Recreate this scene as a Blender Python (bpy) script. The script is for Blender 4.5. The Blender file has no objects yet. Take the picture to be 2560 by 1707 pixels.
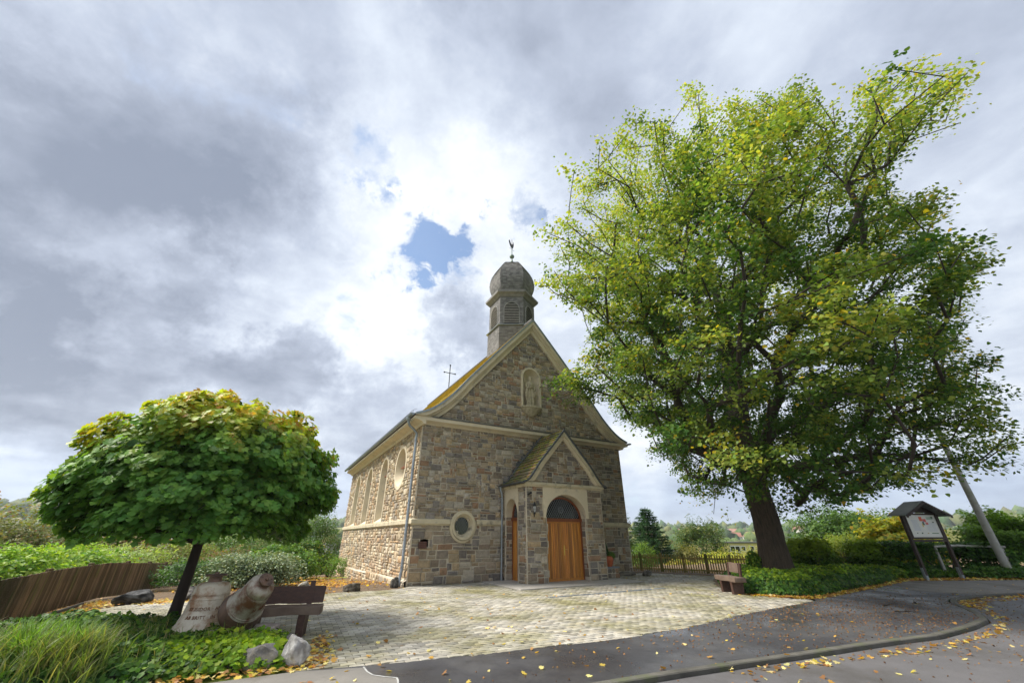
import bpy, bmesh, math, random
import numpy as np
from mathutils import Vector, Matrix, noise as mn
from mathutils.geometry import tessellate_polygon
R = math.radians
rng = np.random.default_rng(7)
random.seed(7)
scene = bpy.context.scene
COL = scene.collection

# ------------------------------------------------------------------ camera
cam_d = bpy.data.cameras.new('camera')
cam = bpy.data.objects.new('camera', cam_d); COL.objects.link(cam)
cam.location = (0, 0, 1.6)
cam.rotation_euler = (R(90 + 26.72), 0, 0)
cam_d.sensor_width = 36; cam_d.lens = 13.62
cam_d.clip_start = 0.05; cam_d.clip_end = 20000
scene.camera = cam

# ------------------------------------------------------------------ sun, sky, exposure
SUN_AZ, SUN_EL = -84.0, 50.0
sd = bpy.data.lights.new('sun', 'SUN'); sd.energy = 2.6; sd.angle = R(20); sd.color = (1.0, 0.95, 0.86)
sun = bpy.data.objects.new('sun', sd); COL.objects.link(sun)
sdir = Vector((math.sin(R(SUN_AZ))*math.cos(R(SUN_EL)), math.cos(R(SUN_AZ))*math.cos(R(SUN_EL)), math.sin(R(SUN_EL))))
sun.rotation_euler = sdir.to_track_quat('Z', 'Y').to_euler()
scene.view_settings.view_transform = 'Standard'
scene.view_settings.look = 'None'
scene.view_settings.gamma = 1.0
scene.view_settings.exposure = 1.52
scene.view_settings.use_curve_mapping = False

world = bpy.data.worlds.new('World'); scene.world = world; world.use_nodes = True
nt = world.node_tree; nt.nodes.clear()
def N(tree, typ, **kw):
    n = tree.nodes.new(typ)
    for k, v in kw.items():
        if k.startswith('i_'):
            n.inputs[k[2:].replace('_', ' ')].default_value = v
        else: setattr(n, k, v)
    return n
def math_n(tree, op, a, b=None, clamp=False):
    n = tree.nodes.new('ShaderNodeMath'); n.operation = op; n.use_clamp = clamp
    for i, v in enumerate((a, b)):
        if v is None: continue
        if isinstance(v, (int, float)): n.inputs[i].default_value = v
        else: tree.links.new(v, n.inputs[i])
    return n.outputs[0]
def build_sky():
    L = nt.links
    out = N(nt, 'ShaderNodeOutputWorld'); bg = N(nt, 'ShaderNodeBackground')
    bg.inputs['Strength'].default_value = 0.1
    L.new(bg.outputs[0], out.inputs['Surface'])
    sky = N(nt, 'ShaderNodeTexSky', sky_type='NISHITA', sun_disc=False)
    sky.sun_elevation = R(SUN_EL); sky.sun_rotation = R(SUN_AZ); sky.air_density = 1.0; sky.dust_density = 0.6
    tc = N(nt, 'ShaderNodeTexCoord'); D = tc.outputs['Generated']
    sep = N(nt, 'ShaderNodeSeparateXYZ'); L.new(D, sep.inputs[0])
    zc = math_n(nt, 'MAXIMUM', sep.outputs[2], 0.0)
    inv = math_n(nt, 'DIVIDE', 1.0, math_n(nt, 'ADD', zc, 0.22))
    cmb = N(nt, 'ShaderNodeCombineXYZ')
    L.new(math_n(nt, 'MULTIPLY', sep.outputs[0], inv), cmb.inputs[0])
    L.new(math_n(nt, 'MULTIPLY', sep.outputs[1], inv), cmb.inputs[1])
    cmb.inputs[2].default_value = 3.7
    def noise(scale, detail, rough, dist=0.0, off=0.0):
        mp = N(nt, 'ShaderNodeMapping'); mp.inputs['Location'].default_value = (off, off*1.7, 0)
        L.new(cmb.outputs[0], mp.inputs[0])
        n = N(nt, 'ShaderNodeTexNoise'); n.inputs['Scale'].default_value = scale; n.inputs['Detail'].default_value = detail
        n.inputs['Roughness'].default_value = rough; n.inputs['Distortion'].default_value = dist
        L.new(mp.outputs[0], n.inputs['Vector']); return n.outputs['Fac']
    n1 = noise(1.15, 6, .5, .35, 2.0); n2 = noise(3.2, 7, .55, .3, 5.0); n3 = noise(0.55, 3, .5, .2, 9.0); n4 = noise(7.5, 6, .6, .4, 13.0)
    # direction wobble so that the cloud masses have torn outlines
    wn = N(nt, 'ShaderNodeTexNoise'); wn.inputs['Scale'].default_value = 4.5; wn.inputs['Detail'].default_value = 6
    wn.inputs['Roughness'].default_value = .70
    L.new(D, wn.inputs['Vector'])
    def vm(op, a, b):
        v = N(nt, 'ShaderNodeVectorMath', operation=op)
        for i, q in enumerate((a, b)):
            if isinstance(q, tuple): v.inputs[i].default_value = q
            else: L.new(q, v.inputs[i])
        return v
    ws = vm('MULTIPLY', vm('SUBTRACT', wn.outputs['Color'], (.5, .5, .5)).outputs[0], (.50, .50, .42))
    DW = vm('NORMALIZE', vm('ADD', D, ws.outputs[0]).outputs[0], (0, 0, 0)).outputs[0]
    def blob(az, el, rad, w):
        a, e = R(az), R(el)
        v = vm('DOT_PRODUCT', DW, (math.sin(a)*math.cos(e), math.cos(a)*math.cos(e), math.sin(e)))
        mr = N(nt, 'ShaderNodeMapRange', interpolation_type='SMOOTHSTEP')
        L.new(v.outputs['Value'], mr.inputs['Value'])
        mr.inputs['From Min'].default_value = math.cos(R(rad)); mr.inputs['From Max'].default_value = math.cos(R(rad*.15))
        mr.inputs['To Min'].default_value = 0; mr.inputs['To Max'].default_value = w
        return mr.outputs[0]
    s = math_n(nt, 'ADD', math_n(nt, 'MULTIPLY', n1, 0.90), math_n(nt, 'MULTIPLY', n2, 0.86))
    s = math_n(nt, 'ADD', s, math_n(nt, 'MULTIPLY', n3, 0.25))
    s = math_n(nt, 'ADD', s, math_n(nt, 'MULTIPLY', n4, 0.42))
    s = math_n(nt, 'SUBTRACT', s, 0.66)
    for b in BLOBS: s = math_n(nt, 'ADD', s, blob(*b))
    s = math_n(nt, 'ADD', math_n(nt, 'MULTIPLY', s, .90), .05)
    ramp = N(nt, 'ShaderNodeValToRGB'); L.new(s, ramp.inputs[0])
    cr = ramp.color_ramp
    stops = [(0.0, (.22, .26, .345)), (0.20, (.32, .365, .46)), (0.40, (.45, .505, .615)), (0.60, (.61, .67, .77)), (0.80, (.80, .84, .89)), (1.0, (.91, .93, .94))]
    cr.elements[0].position = 0; cr.elements[0].color = stops[0][1] + (1,)
    cr.elements[1].position = 1; cr.elements[1].color = stops[-1][1] + (1,)
    for p, c in stops[1:-1]:
        e = cr.elements.new(p); e.color = c + (1,)
    lowf = N(nt, 'ShaderNodeMapRange', interpolation_type='SMOOTHSTEP'); L.new(zc, lowf.inputs['Value'])
    lowf.inputs['From Min'].default_value = .0; lowf.inputs['From Max'].default_value = .20
    lm = N(nt, 'ShaderNodeMix', data_type='RGBA'); L.new(lowf.outputs[0], lm.inputs['Factor']); lm.inputs['A'].default_value = (.70, .82, .98, 1); lm.inputs['B'].default_value = (1, 1, 1, 1)
    tint = vm('MULTIPLY', ramp.outputs[0], lm.outputs['Result']).outputs[0]
    cl = vm('MULTIPLY', tint, (SKYK, SKYK, SKYK)).outputs[0]
    h = None
    for b in HOLES:
        q = blob(*b); h = q if h is None else math_n(nt, 'ADD', h, q)
    hm = math_n(nt, 'MULTIPLY', h, math_n(nt, 'ADD', math_n(nt, 'MULTIPLY', n4, 7.0), -2.75))
    hr = N(nt, 'ShaderNodeMapRange', interpolation_type='SMOOTHSTEP'); L.new(hm, hr.inputs['Value'])
    hr.inputs['From Min'].default_value = .0; hr.inputs['From Max'].default_value = 1.3; hr.inputs['To Max'].default_value = .9
    mix = N(nt, 'ShaderNodeMix', data_type='RGBA')
    L.new(hr.outputs[0], mix.inputs['Factor']); L.new(cl, mix.inputs['A'])
    sk = vm('MULTIPLY', sky.outputs[0], (.50, .60, .66)).outputs[0]
    L.new(sk, mix.inputs['B'])
    L.new(mix.outputs['Result'], bg.inputs['Color'])
SKYK = 4.40
BLOBS = [(-16, 50, 22, .15), (-8, 42, 16, .12), (-30, 54, 20, .10), (-33, 31, 14, .17), (-46, 25, 12, .20), (-20, 22, 12, .22), (-5, 55, 20, .06),
         (-50, 35, 22, -.27), (-62, 42, 26, -.10), (-60, 28, 18, -.20), (-50, 15, 12, -.38), (-63, 17, 14, -.30), (-34, 18, 9, -.44), (-20, 14, 9, -.34),
         (-7, 27, 8, -.34), (8, 62, 20, -.14), (-20, 70, 24, -.12), (16, 8, 9, .26), (12, 3.5, 8, -.16), (53, 16, 12, .16), (60, 6, 10, .14), (59, 30, 22, -.10),
         (-27, 7, 9, .16), (-40, 7, 9, .12), (35, 10, 14, .04), (50, 52, 30, -.04)]
HOLES = [(-17.0, 38.6, 8, .75), (-13.5, 39.2, 8, .9), (-10.2, 38.4, 7, .8), (-29.3, 47.6, 4.5, .55), (2.5, 45.8, 3.8, .62), (-26.5, 26, 5.5, .42), (-54, 50, 8, .25), (-9, 34, 4, .45), (9, 4.5, 9, .50)]
build_sky()

# ------------------------------------------------------------------ helpers
def tag(o, label=None, cat=None, group=None, kind=None):
    if label: o['label'] = label
    if cat: o['category'] = cat
    if group: o['group'] = group
    if kind: o['kind'] = kind
    return o
def empty(name, loc=(0, 0, 0), rz=0.0, label=None, cat=None, group=None):
    o = bpy.data.objects.new(name, None); COL.objects.link(o)
    o.location = loc; o.rotation_euler = (0, 0, rz); o.empty_display_size = .2
    return tag(o, label, cat, group)
def mesh_obj(name, verts, faces, mat, parent=None, col=None, smooth=False, loc=None, rz=None):
    """faces: (n,k) int array or a list of tuples; col: (nv,3) or one rgb"""
    me = bpy.data.meshes.new(name)
    verts = np.asarray(verts, dtype=np.float32).reshape(-1, 3)
    if isinstance(faces, np.ndarray):
        nf, k = faces.shape
        me.vertices.add(len(verts)); me.vertices.foreach_set('co', verts.ravel())
        me.loops.add(nf*k); me.loops.foreach_set('vertex_index', faces.astype(np.int32).ravel())
        me.polygons.add(nf); me.polygons.foreach_set('loop_start', np.arange(0, nf*k, k, dtype=np.int32))
        me.update(calc_edges=True)
    else:
        me.from_pydata(verts.tolist(), [], faces); me.update()
    ca = me.color_attributes.new('Col', 'FLOAT_COLOR', 'POINT')
    c = np.ones((len(verts), 4), dtype=np.float32)
    if col is not None: c[:, :3] = np.asarray(col, dtype=np.float32)
    ca.data.foreach_set('color', c.ravel())
    if smooth: me.polygons.foreach_set('use_smooth', np.ones(len(me.polygons), dtype=bool))
    me.materials.append(mat)
    o = bpy.data.objects.new(name, me); COL.objects.link(o)
    if parent is not None: o.parent = parent
    if loc is not None: o.location = loc
    if rz is not None: o.rotation_euler = (0, 0, rz)
    return o
class MB:
    def __init__(s): s.v = []; s.f = []; s.c = []
    def add(s, vs, fs, col=(1, 1, 1)):
        b = len(s.v); s.v += [tuple(p) for p in vs]; s.f += [tuple(i+b for i in f) for f in fs]; s.c += [col]*len(vs)
    def box(s, c, d, rz=0.0, M=None, col=(1, 1, 1), bev=0.0, taper=1.0):
        hx, hy, hz = d[0]/2, d[1]/2, d[2]/2
        if bev > 0:
            vs = []
            for sz in (-1, 1):
                for k, (bx, by) in ((0, (0, bev)), (1, (bev, 0))):
                    pass
            # chamfered box: 24 verts
            vs = []; idx = {}
            for sx in (-1, 1):
                for sy in (-1, 1):
                    for sz in (-1, 1):
                        for ax in range(3):
                            p = [sx*(hx-bev), sy*(hy-bev), sz*(hz-bev)]
                            p[ax] += (sx, sy, sz)[ax]*bev
                            idx[(sx, sy, sz, ax)] = len(vs); vs.append(p)
            fs = []
            for ax in range(3):
                o1, o2 = [(1, 2), (2, 0), (0, 1)][ax]
                for sg in (-1, 1):
                    q = []
                    for a, b in ((-1, -1), (1, -1), (1, 1), (-1, 1)):
                        t = [0, 0, 0]; t[ax] = sg; t[o1] = a; t[o2] = b
                        q.append(idx[(*t, ax)])
                    fs.append(q if sg > 0 else q[::-1])
            for ax in range(3):   # edges along ax
                o1, o2 = [(1, 2), (2, 0), (0, 1)][ax]
                for a in (-1, 1):
                    for b in (-1, 1):
                        t0 = [0, 0, 0]; t1 = [0, 0, 0]
                        t0[ax] = -1; t1[ax] = 1
                        for t in (t0, t1): t[o1] = a; t[o2] = b
                        q = [idx[(*t0, o1)], idx[(*t1, o1)], idx[(*t1, o2)], idx[(*t0, o2)]]
                        fs.append(q if a*b < 0 else q[::-1])
            for sx in (-1, 1):
                for sy in (-1, 1):
                    for sz in (-1, 1):
                        q = [idx[(sx, sy, sz, i)] for i in range(3)]
                        fs.append(q if sx*sy*sz > 0 else q[::-1])
        else:
            vs = [(x*hx*(taper if z > 0 else 1), y*hy*(taper if z > 0 else 1), z*hz) for z in (-1, 1) for x, y in ((-1, -1), (1, -1), (1, 1), (-1, 1))]
            fs = [(3, 2, 1, 0), (4, 5, 6, 7), (0, 1, 5, 4), (1, 2, 6, 5), (2, 3, 7, 6), (3, 0, 4, 7)]
        if M is None: M = Matrix.Translation(c) @ Matrix.Rotation(rz, 4, 'Z')
        s.add([M @ Vector(p) for p in vs], fs, col); return s
    def tube(s, pts, rad, n=8, caps=True, col=(1, 1, 1), jit=0.0):
        pts = [Vector(p) for p in pts]
        if isinstance(rad, (int, float)): rad = [rad]*len(pts)
        rings = []; prev = None
        for i, p in enumerate(pts):
            t = (pts[min(i+1, len(pts)-1)] - pts[max(i-1, 0)]).normalized()
            if prev is None:
                u = t.orthogonal().normalized()
            else:
                u = (prev - t*prev.dot(t)).normalized()
            prev = u; w = t.cross(u)
            rings.append([p + (u*math.cos(a)+w*math.sin(a))*rad[i]*(1+jit*math.sin(3*a+i)) for a in (2*math.pi*k/n for k in range(n))])
        vs = [q for r in rings for q in r]; fs = []
        for i in range(len(pts)-1):
            for k in range(n):
                k2 = (k+1) % n; fs.append((i*n+k, i*n+k2, (i+1)*n+k2, (i+1)*n+k))
        if caps: fs.append(tuple(range(n))[::-1]); fs.append(tuple(range((len(pts)-1)*n, len(pts)*n)))
        s.add(vs, fs, col); return s
    def lathe(s, prof, n=24, M=None, a0=0.0, a1=2*math.pi, col=(1, 1, 1), rot=0.0, cap=True):
        M = M or Matrix.Identity(4); full = abs(a1-a0-2*math.pi) < 1e-6; m = n if full else n+1
        vs = [M @ Vector((r*math.cos(a+rot), r*math.sin(a+rot), z)) for r, z in prof for a in (a0+(a1-a0)*k/n for k in range(m))]
        fs = []
        for i in range(len(prof)-1):
            for k in range(n):
                k2 = (k+1) % m; fs.append((i*m+k, i*m+k2, (i+1)*m+k2, (i+1)*m+k))
        if cap and full: fs.append(tuple(range(m))[::-1]); fs.append(tuple(range((len(prof)-1)*m, len(prof)*m)))
        s.add(vs, fs, col); return s
    def prism(s, poly, h0, h1, F=None, col=(1, 1, 1)):
        """poly: 2-D outline; F(x, y, h) -> point"""
        F = F or (lambda x, y, h: (x, y, h)); n = len(poly)
        vs = [F(x, y, h0) for x, y in poly] + [F(x, y, h1) for x, y in poly]
        tri = tessellate_polygon([[Vector((x, y, 0)) for x, y in poly]])
        fs = [tuple(t) for t in tri] + [tuple(i+n for i in t[::-1]) for t in tri]
        fs += [(i, (i+1) % n, (i+1) % n+n, i+n) for i in range(n)]
        s.add(vs, fs, col); return s
    def loft(s, rows, closed=False, col=(1, 1, 1)):
        m = len(rows[0]); vs = [p for r in rows for p in r]; fs = []
        for i in range(len(rows)-1):
            for k in range(m if closed else m-1):
                k2 = (k+1) % m; fs.append((i*m+k, i*m+k2, (i+1)*m+k2, (i+1)*m+k))
        s.add(vs, fs, col); return s
    def build(s, name, mat, parent=None, smooth=False, kind=None, loc=None, rz=None, fix=True):
        o = mesh_obj(name, s.v, s.f, mat, parent, np.array(s.c), smooth, loc, rz)
        if fix:
            bm = bmesh.new(); bm.from_mesh(o.data); bmesh.ops.recalc_face_normals(bm, faces=bm.faces); bm.to_mesh(o.data); bm.free()
        if kind: o['kind'] = kind
        return o
def autosmooth(o, ang=40):
    me = o.data; me.polygons.foreach_set('use_smooth', np.ones(len(me.polygons), dtype=bool))
    me.set_sharp_from_angle(angle=R(ang)); return o

# ------------------------------------------------------------------ materials
def mat(name, c1=(.5, .5, .5), c2=None, rough=.8, scale=3.0, bump=.3, bscale=30.0, metal=0.0, detail=6, spec=.5, c3=None, s3=.5, t3=(.5, .7), stretch=None, rough2=None, rs=1.0, bdist=.02, coat=0.0):
    m = bpy.data.materials.new(name); m.use_nodes = True; t = m.node_tree; L = t.links
    b = t.nodes['Principled BSDF']
    geo = N(t, 'ShaderNodeNewGeometry'); pos = geo.outputs['Position']
    if stretch:
        mp = N(t, 'ShaderNodeMapping'); mp.inputs['Scale'].default_value = stretch[:3]
        if len(stretch) > 3: mp.vector_type = 'TEXTURE' if False else 'POINT'; mp.inputs['Rotation'].default_value = (0, 0, R(stretch[3]))
        L.new(pos, mp.inputs[0]); pos = mp.outputs[0]
    at = N(t, 'ShaderNodeAttribute', attribute_name='Col')
    def noi(sc, det=detail, ro=.6):
        n = N(t, 'ShaderNodeTexNoise'); n.inputs['Scale'].default_value = sc; n.inputs['Detail'].default_value = det; n.inputs['Roughness'].default_value = ro
        L.new(pos, n.inputs['Vector']); return n.outputs['Fac']
    def mr(v, a, bb, x=0., y=1.):
        q = N(t, 'ShaderNodeMapRange'); L.new(v, q.inputs['Value'])
        q.inputs['From Min'].default_value = a; q.inputs['From Max'].default_value = bb; q.inputs['To Min'].default_value = x; q.inputs['To Max'].default_value = y
        return q.outputs[0]
    def mix(f, a, bb, typ='MIX'):
        q = N(t, 'ShaderNodeMix', data_type='RGBA', blend_type=typ)
        if isinstance(f, float): q.inputs['Factor'].default_value = f
        else: L.new(f, q.inputs['Factor'])
        for k, v in (('A', a), ('B', bb)):
            if isinstance(v, tuple): q.inputs[k].default_value = v + (1,)
            else: L.new(v, q.inputs[k])
        return q.outputs['Result']
    c2 = c2 or tuple(x*.75 for x in c1)
    base = mix(mr(noi(scale), .32, .68), c1, c2)
    if c3: base = mix(mr(noi(s3, 7, .65), t3[0], t3[1]), base, c3)
    base = mix(1.0, base, at.outputs['Color'], 'MULTIPLY')
    L.new(base, b.inputs['Base Color'])
    b.inputs['Metallic'].default_value = metal; b.inputs['Specular IOR Level'].default_value = spec
    b.inputs['Coat Weight'].default_value = coat
    if rough2 is not None: L.new(mr(noi(rs, 5), .4, .62, rough, rough2), b.inputs['Roughness'])
    else: b.inputs['Roughness'].default_value = rough
    if bump:
        bp = N(t, 'ShaderNodeBump'); bp.inputs['Strength'].default_value = bump; bp.inputs['Distance'].default_value = bdist
        L.new(noi(bscale, 8, .65), bp.inputs['Height']); L.new(bp.outputs[0], b.inputs['Normal'])
    return m
def leafmat(name, trans=.33, rough=.5, spec=.2):
    m = bpy.data.materials.new(name); m.use_nodes = True; t = m.node_tree; L = t.links
    b = t.nodes['Principled BSDF']; out = t.nodes['Material Output']
    at = N(t, 'ShaderNodeAttribute', attribute_name='Col')
    L.new(at.outputs['Color'], b.inputs['Base Color']); b.inputs['Roughness'].default_value = rough; b.inputs['Specular IOR Level'].default_value = spec
    tr = N(t, 'ShaderNodeBsdfTranslucent')
    g = N(t, 'ShaderNodeMix', data_type='RGBA', blend_type='MULTIPLY'); g.inputs['Factor'].default_value = 1
    L.new(at.outputs['Color'], g.inputs['A']); g.inputs['B'].default_value = (1.75, 1.75, .6, 1)
    L.new(g.outputs['Result'], tr.inputs['Color'])
    mx = N(t, 'ShaderNodeMixShader'); mx.inputs[0].default_value = trans
    L.new(b.outputs[0], mx.inputs[1]); L.new(tr.outputs[0], mx.inputs[2]); L.new(mx.outputs[0], out.inputs['Surface'])
    return m
M = {}
M['stone'] = mat('rubble_stone', (1.44, 1.37, 1.26), (.88, .85, .80), rough=.9, scale=9, bump=.7, bscale=38, c3=(.62, .66, .50), s3=1.3, t3=(.58, .74), bdist=.03)
M['mortar'] = mat('mortar', (.60, .53, .41), (.46, .405, .32), rough=.95, scale=5, bump=.5, bscale=60)
M['render'] = mat('cream_render', (.70, .60, .43), (.58, .50, .36), rough=.85, scale=1.6, bump=.15, bscale=70, c3=(.34, .31, .25), s3=2.2, t3=(.56, .76))
M['ledge'] = mat('stone_ledge_lichen', (.62, .54, .38), (.48, .42, .29), rough=.9, scale=3, bump=.3, bscale=50, c3=(.16, .15, .12), s3=3.5, t3=(.55, .72))
M['zinc'] = mat('zinc', (.34, .38, .42), (.24, .27, .30), rough=.42, scale=5, bump=.08, bscale=30, metal=.55)
M['darkzinc'] = mat('dark_zinc', (.13, .14, .15), (.08, .085, .09), rough=.5, scale=5, bump=.1, metal=.4)
M['slate'] = mat('slate', (.125, .122, .125), (.075, .075, .08), rough=.55, scale=6, bump=.3, bscale=40)
M['shingle'] = mat('grey_shingle', (.245, .232, .225), (.165, .157, .153), rough=.75, scale=5, bump=.35, bscale=45)
M['moss'] = mat('moss', (.30, .31, .02), (.16, .20, .015), rough=1, scale=14, bump=1.0, bscale=90, c3=(.30, .22, .03), s3=4, t3=(.5, .65), bdist=.04)
M['lichenroof'] = mat('lichen_roof', (.50, .37, .05), (.36, .26, .04), rough=.95, scale=5, bump=.8, bscale=50, c3=(.30, .30, .06), s3=2.5, t3=(.52, .7))
M['doorwood'] = mat('oiled_door_wood', (.62, .26, .045), (.38, .14, .025), rough=.42, scale=2.2, bump=.12, bscale=30, stretch=(9, 9, .7))
M['doorframe'] = mat('door_frame_wood', (.26, .08, .025), (.17, .05, .018), rough=.5, scale=4, bump=.1, stretch=(6, 6, 1))
M['glass'] = mat('dark_leaded_glass', (.012, .014, .016), (.02, .022, .025), rough=.12, scale=2, bump=.06, bscale=12, spec=.7)
M['lead'] = mat('lead_came', (.22, .24, .26), rough=.55, bump=0)
M['brass'] = mat('brass', (.70, .48, .12), (.55, .36, .09), rough=.3, metal=.9, bump=0)
M['iron'] = mat('black_iron', (.025, .025, .027), rough=.5, bump=.1, metal=.3)
M['verdigris'] = mat('verdigris', (.22, .30, .25), (.16, .18, .13), rough=.6, bump=.2, metal=.2, scale=12)
M['rust'] = mat('rust_plate', (.10, .045, .03), (.05, .03, .025), rough=.8, scale=20)
M['slab'] = mat('concrete_slab', (.44, .41, .37), (.36, .335, .30), rough=.85, scale=2, bump=.15, bscale=80)
M['paver'] = mat('concrete_paver', (1.22, 1.17, 1.06), (.92, .86, .74), rough=.62, scale=1.1, bump=.3, bscale=90, c3=(.62, .58, .30), s3=.45, t3=(.44, .62), rough2=.9, rs=.4, bdist=.006)
M['joint'] = mat('mossy_joint', (.085, .085, .035), (.06, .05, .03), rough=1, scale=3, bump=.8, bscale=120)
M['asphalt'] = mat('wet_asphalt', (.050, .049, .052), (.036, .035, .039), rough=.24, scale=1.2, bump=.55, bscale=170, c3=(.075, .072, .072), s3=.5, t3=(.48, .62), rough2=.66, rs=.55, bdist=.004)
M['oldasphalt'] = mat('old_asphalt', (.20, .185, .165), (.15, .14, .125), rough=.75, scale=1.5, bump=.6, bscale=150, c3=(.085, .07, .05), s3=.8, t3=(.5, .66), bdist=.006)
M['road'] = mat('road_asphalt', (.128, .122, .125), (.098, .094, .097), rough=.5, scale=1.1, bump=.7, bscale=130, c3=(.082, .076, .072), s3=.7, t3=(.52, .66), rough2=.75, rs=.6, bdist=.006)
M['kerb'] = mat('kerb_concrete', (.115, .108, .094), (.06, .057, .048), rough=.85, scale=4, bump=.5, bscale=60, c3=(.09, .10, .05), s3=2.0, t3=(.52, .66))
M['soil'] = mat('leafy_soil', (.115, .075, .045), (.20, .14, .085), rough=1, scale=9, bump=1, bscale=60, c3=(.30, .175, .05), s3=1.3, t3=(.52, .68), bdist=.04)
M['bedsoil'] = mat('dark_bed_soil', (.03, .028, .015), (.02, .025, .01), rough=1, scale=9, bump=.6)
M['meadow'] = mat('meadow', (.26, .32, .05), (.17, .24, .045), rough=1, scale=.05, bump=.6, bscale=2.0, c3=(.17, .17, .06), s3=.012, t3=(.45, .6), bdist=.3)
M['woods'] = mat('far_woods', (1, 1, 1), (.7, .7, .7), rough=1, scale=.1, bump=0)
M['bark'] = mat('linden_bark', (.135, .095, .066), (.055, .042, .032), rough=.95, scale=6, bump=1.0, bscale=11, stretch=(3.2, 3.2, .42), bdist=.10)
M['twig'] = mat('twig_bark', (.05, .038, .03), (.035, .028, .022), rough=.9, scale=9, bump=.4)
M['darkbark'] = mat('dark_bark', (.042, .024, .018), (.024, .015, .012), rough=.8, scale=9, bump=.7, bscale=18, stretch=(2, 2, .6))
M['leaf'] = leafmat('leaf'); M['leafwax'] = leafmat('waxy_leaf', .35, .5, .18); M['needle'] = leafmat('needle', .12, .6, .2)
M['fencewood'] = mat('weathered_dark_fence', (.20, .135, .075), (.11, .078, .045), rough=.85, scale=5, bump=.5, bscale=30, c3=(.11, .11, .035), s3=1.7, t3=(.53, .68), stretch=(4, 4, .6))
M['picketwood'] = mat('mossy_picket', (.42, .27, .10), (.24, .20, .06), rough=.85, scale=5, bump=.5, bscale=30, c3=(.15, .17, .03), s3=2.4, t3=(.45, .6), stretch=(2, 2, .9))
M['benchwood'] = mat('bench_wood', (.085, .040, .026), (.05, .024, .017), rough=.55, scale=5, bump=.5, bscale=25, stretch=(2, 6, 6))
M['benchtop'] = mat('worn_bench_top', (.19, .135, .10), (.12, .08, .06), rough=.6, scale=4, bump=.5, bscale=22)
M['bronze'] = mat('cast_steel_bell', (.64, .57, .46), (.50, .42, .32), rough=.58, scale=3.5, bump=.3, bscale=35, c3=(.30, .15, .07), s3=4.2, t3=(.47, .64), metal=.15)
M['bronze2'] = mat('rusty_bell', (.42, .38, .31), (.20, .15, .11), rough=.5, scale=4.5, bump=.35, bscale=35, c3=(.17, .075, .04), s3=4.5, t3=(.44, .60), metal=.25)
M['belldark'] = mat('bell_lip_rust', (.17, .095, .06), (.06, .038, .03), rough=.5, scale=6, bump=.3, metal=.2)
M['inscr'] = mat('rusty_letters', (.20, .085, .035), (.14, .06, .03), rough=.8, bump=0)
M['rock'] = mat('rock', (1, 1, 1), (.55, .53, .5), rough=.85, scale=7, bump=.8, bscale=20, bdist=.04)
M['statue'] = mat('statue_stone', (.55, .47, .33), (.38, .33, .22), rough=.9, scale=7, bump=.4, bscale=60, c3=(.25, .22, .15), s3=8, t3=(.5, .68))
M['terracotta'] = mat('terracotta', (.50, .12, .04), (.38, .09, .03), rough=.55, scale=7, bump=.1)
M['boardwood'] = mat('notice_board_wood', (.050, .030, .022), (.03, .02, .016), rough=.7, scale=6, bump=.4, stretch=(2, 2, .7))
M['plain'] = mat('painted', (1, 1, 1), (.93, .93, .92), rough=.5, scale=3, bump=0)
M['wallp'] = mat('plastered_wall', (1, 1, 1), (.86, .86, .84), rough=.9, scale=.6, bump=.1)
M['tile'] = mat('roof_tiles_far', (1, 1, 1), (.7, .68, .66), rough=.8, scale=.5, bump=0)
M['pole'] = mat('concrete_pole', (.40, .39, .36), (.33, .32, .29), rough=.8, scale=3, bump=.2, c3=(.24, .26, .17), s3=1.5, t3=(.5, .66))
M['paintline'] = mat('worn_white_line', (.5, .5, .48), (.3, .3, .29), rough=.7, scale=12, bump=0)

# ------------------------------------------------------------------ ground level
P0 = (-3.80, 16.46)
UX = (math.cos(R(29.3)), math.sin(R(29.3)))        # along the church front
UN = (UX[1], -UX[0])                               # out of the church front
def dloc(x, y): return (x-P0[0])*UN[0] + (y-P0[1])*UN[1]
def slope(x, y):
    d = -dloc(x, y) - 1.3
    return -.05*max(0.0, d) if d < 22 else -.05*22
# ------------------------------------------------------------------ terrain
ELEV = [(-180, 1.9), (-60, 2.1), (-48, 2.4), (-42, 2.15), (-30, 1.6), (-20, 1.35), (0, .7), (15, .45), (28, .42), (40, .7), (48, 1.15), (53, 1.7), (62, 2.0), (180, 1.9)]
def terr(x, y):
    r = math.hypot(x, y); az = math.degrees(math.atan2(x, y))
    e = np.interp(az, [a for a, _ in ELEV], [b for _, b in ELEV])
    far = 1500*math.tan(R(e)) + 1.6
    near = slope(x, y) - .05
    yl = np.interp(x, [-14, 2.2, 7.5, 16, 34], [-.5, 6.6, 8.6, 14.8, 17.0])
    if y < yl + 2.5: near = near - .35*min(1, max(0, (yl+2.5-y)/1.5))
    n = mn.fractal((x*.006, y*.006, 0), 1, 2, 5)
    pts = [(0, 0), (26, 0), (45, -2.4), (80, -4.0), (150, -11), (300, -10), (500, 1 + (far-14)*.10), (900, .35*far), (1500, far), (2500, far*.9), (6000, 0)]
    h = np.interp(r, [p for p, _ in pts], [q for _, q in pts])
    w = min(1, max(0, (r-26)/20))
    base = near*(1-w) + h*w
    return base + n*min(18, max(0, r-120)*.02)*(1.0 if r < 1300 else .6)
az_l = np.arange(-180, 180, 2.0); rr = [1.5]
while rr[-1] < 6000: rr.append(rr[-1]*1.055 + .1)
tv = [(0, 0, terr(0, 0))]
for r_ in rr:
    for a in az_l: x, y = r_*math.sin(R(a)), r_*math.cos(R(a)); tv.append((x, y, terr(x, y)))
na = len(az_l); tf = [(0, 1+(k+1) % na, 1+k) for k in range(na)]
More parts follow.
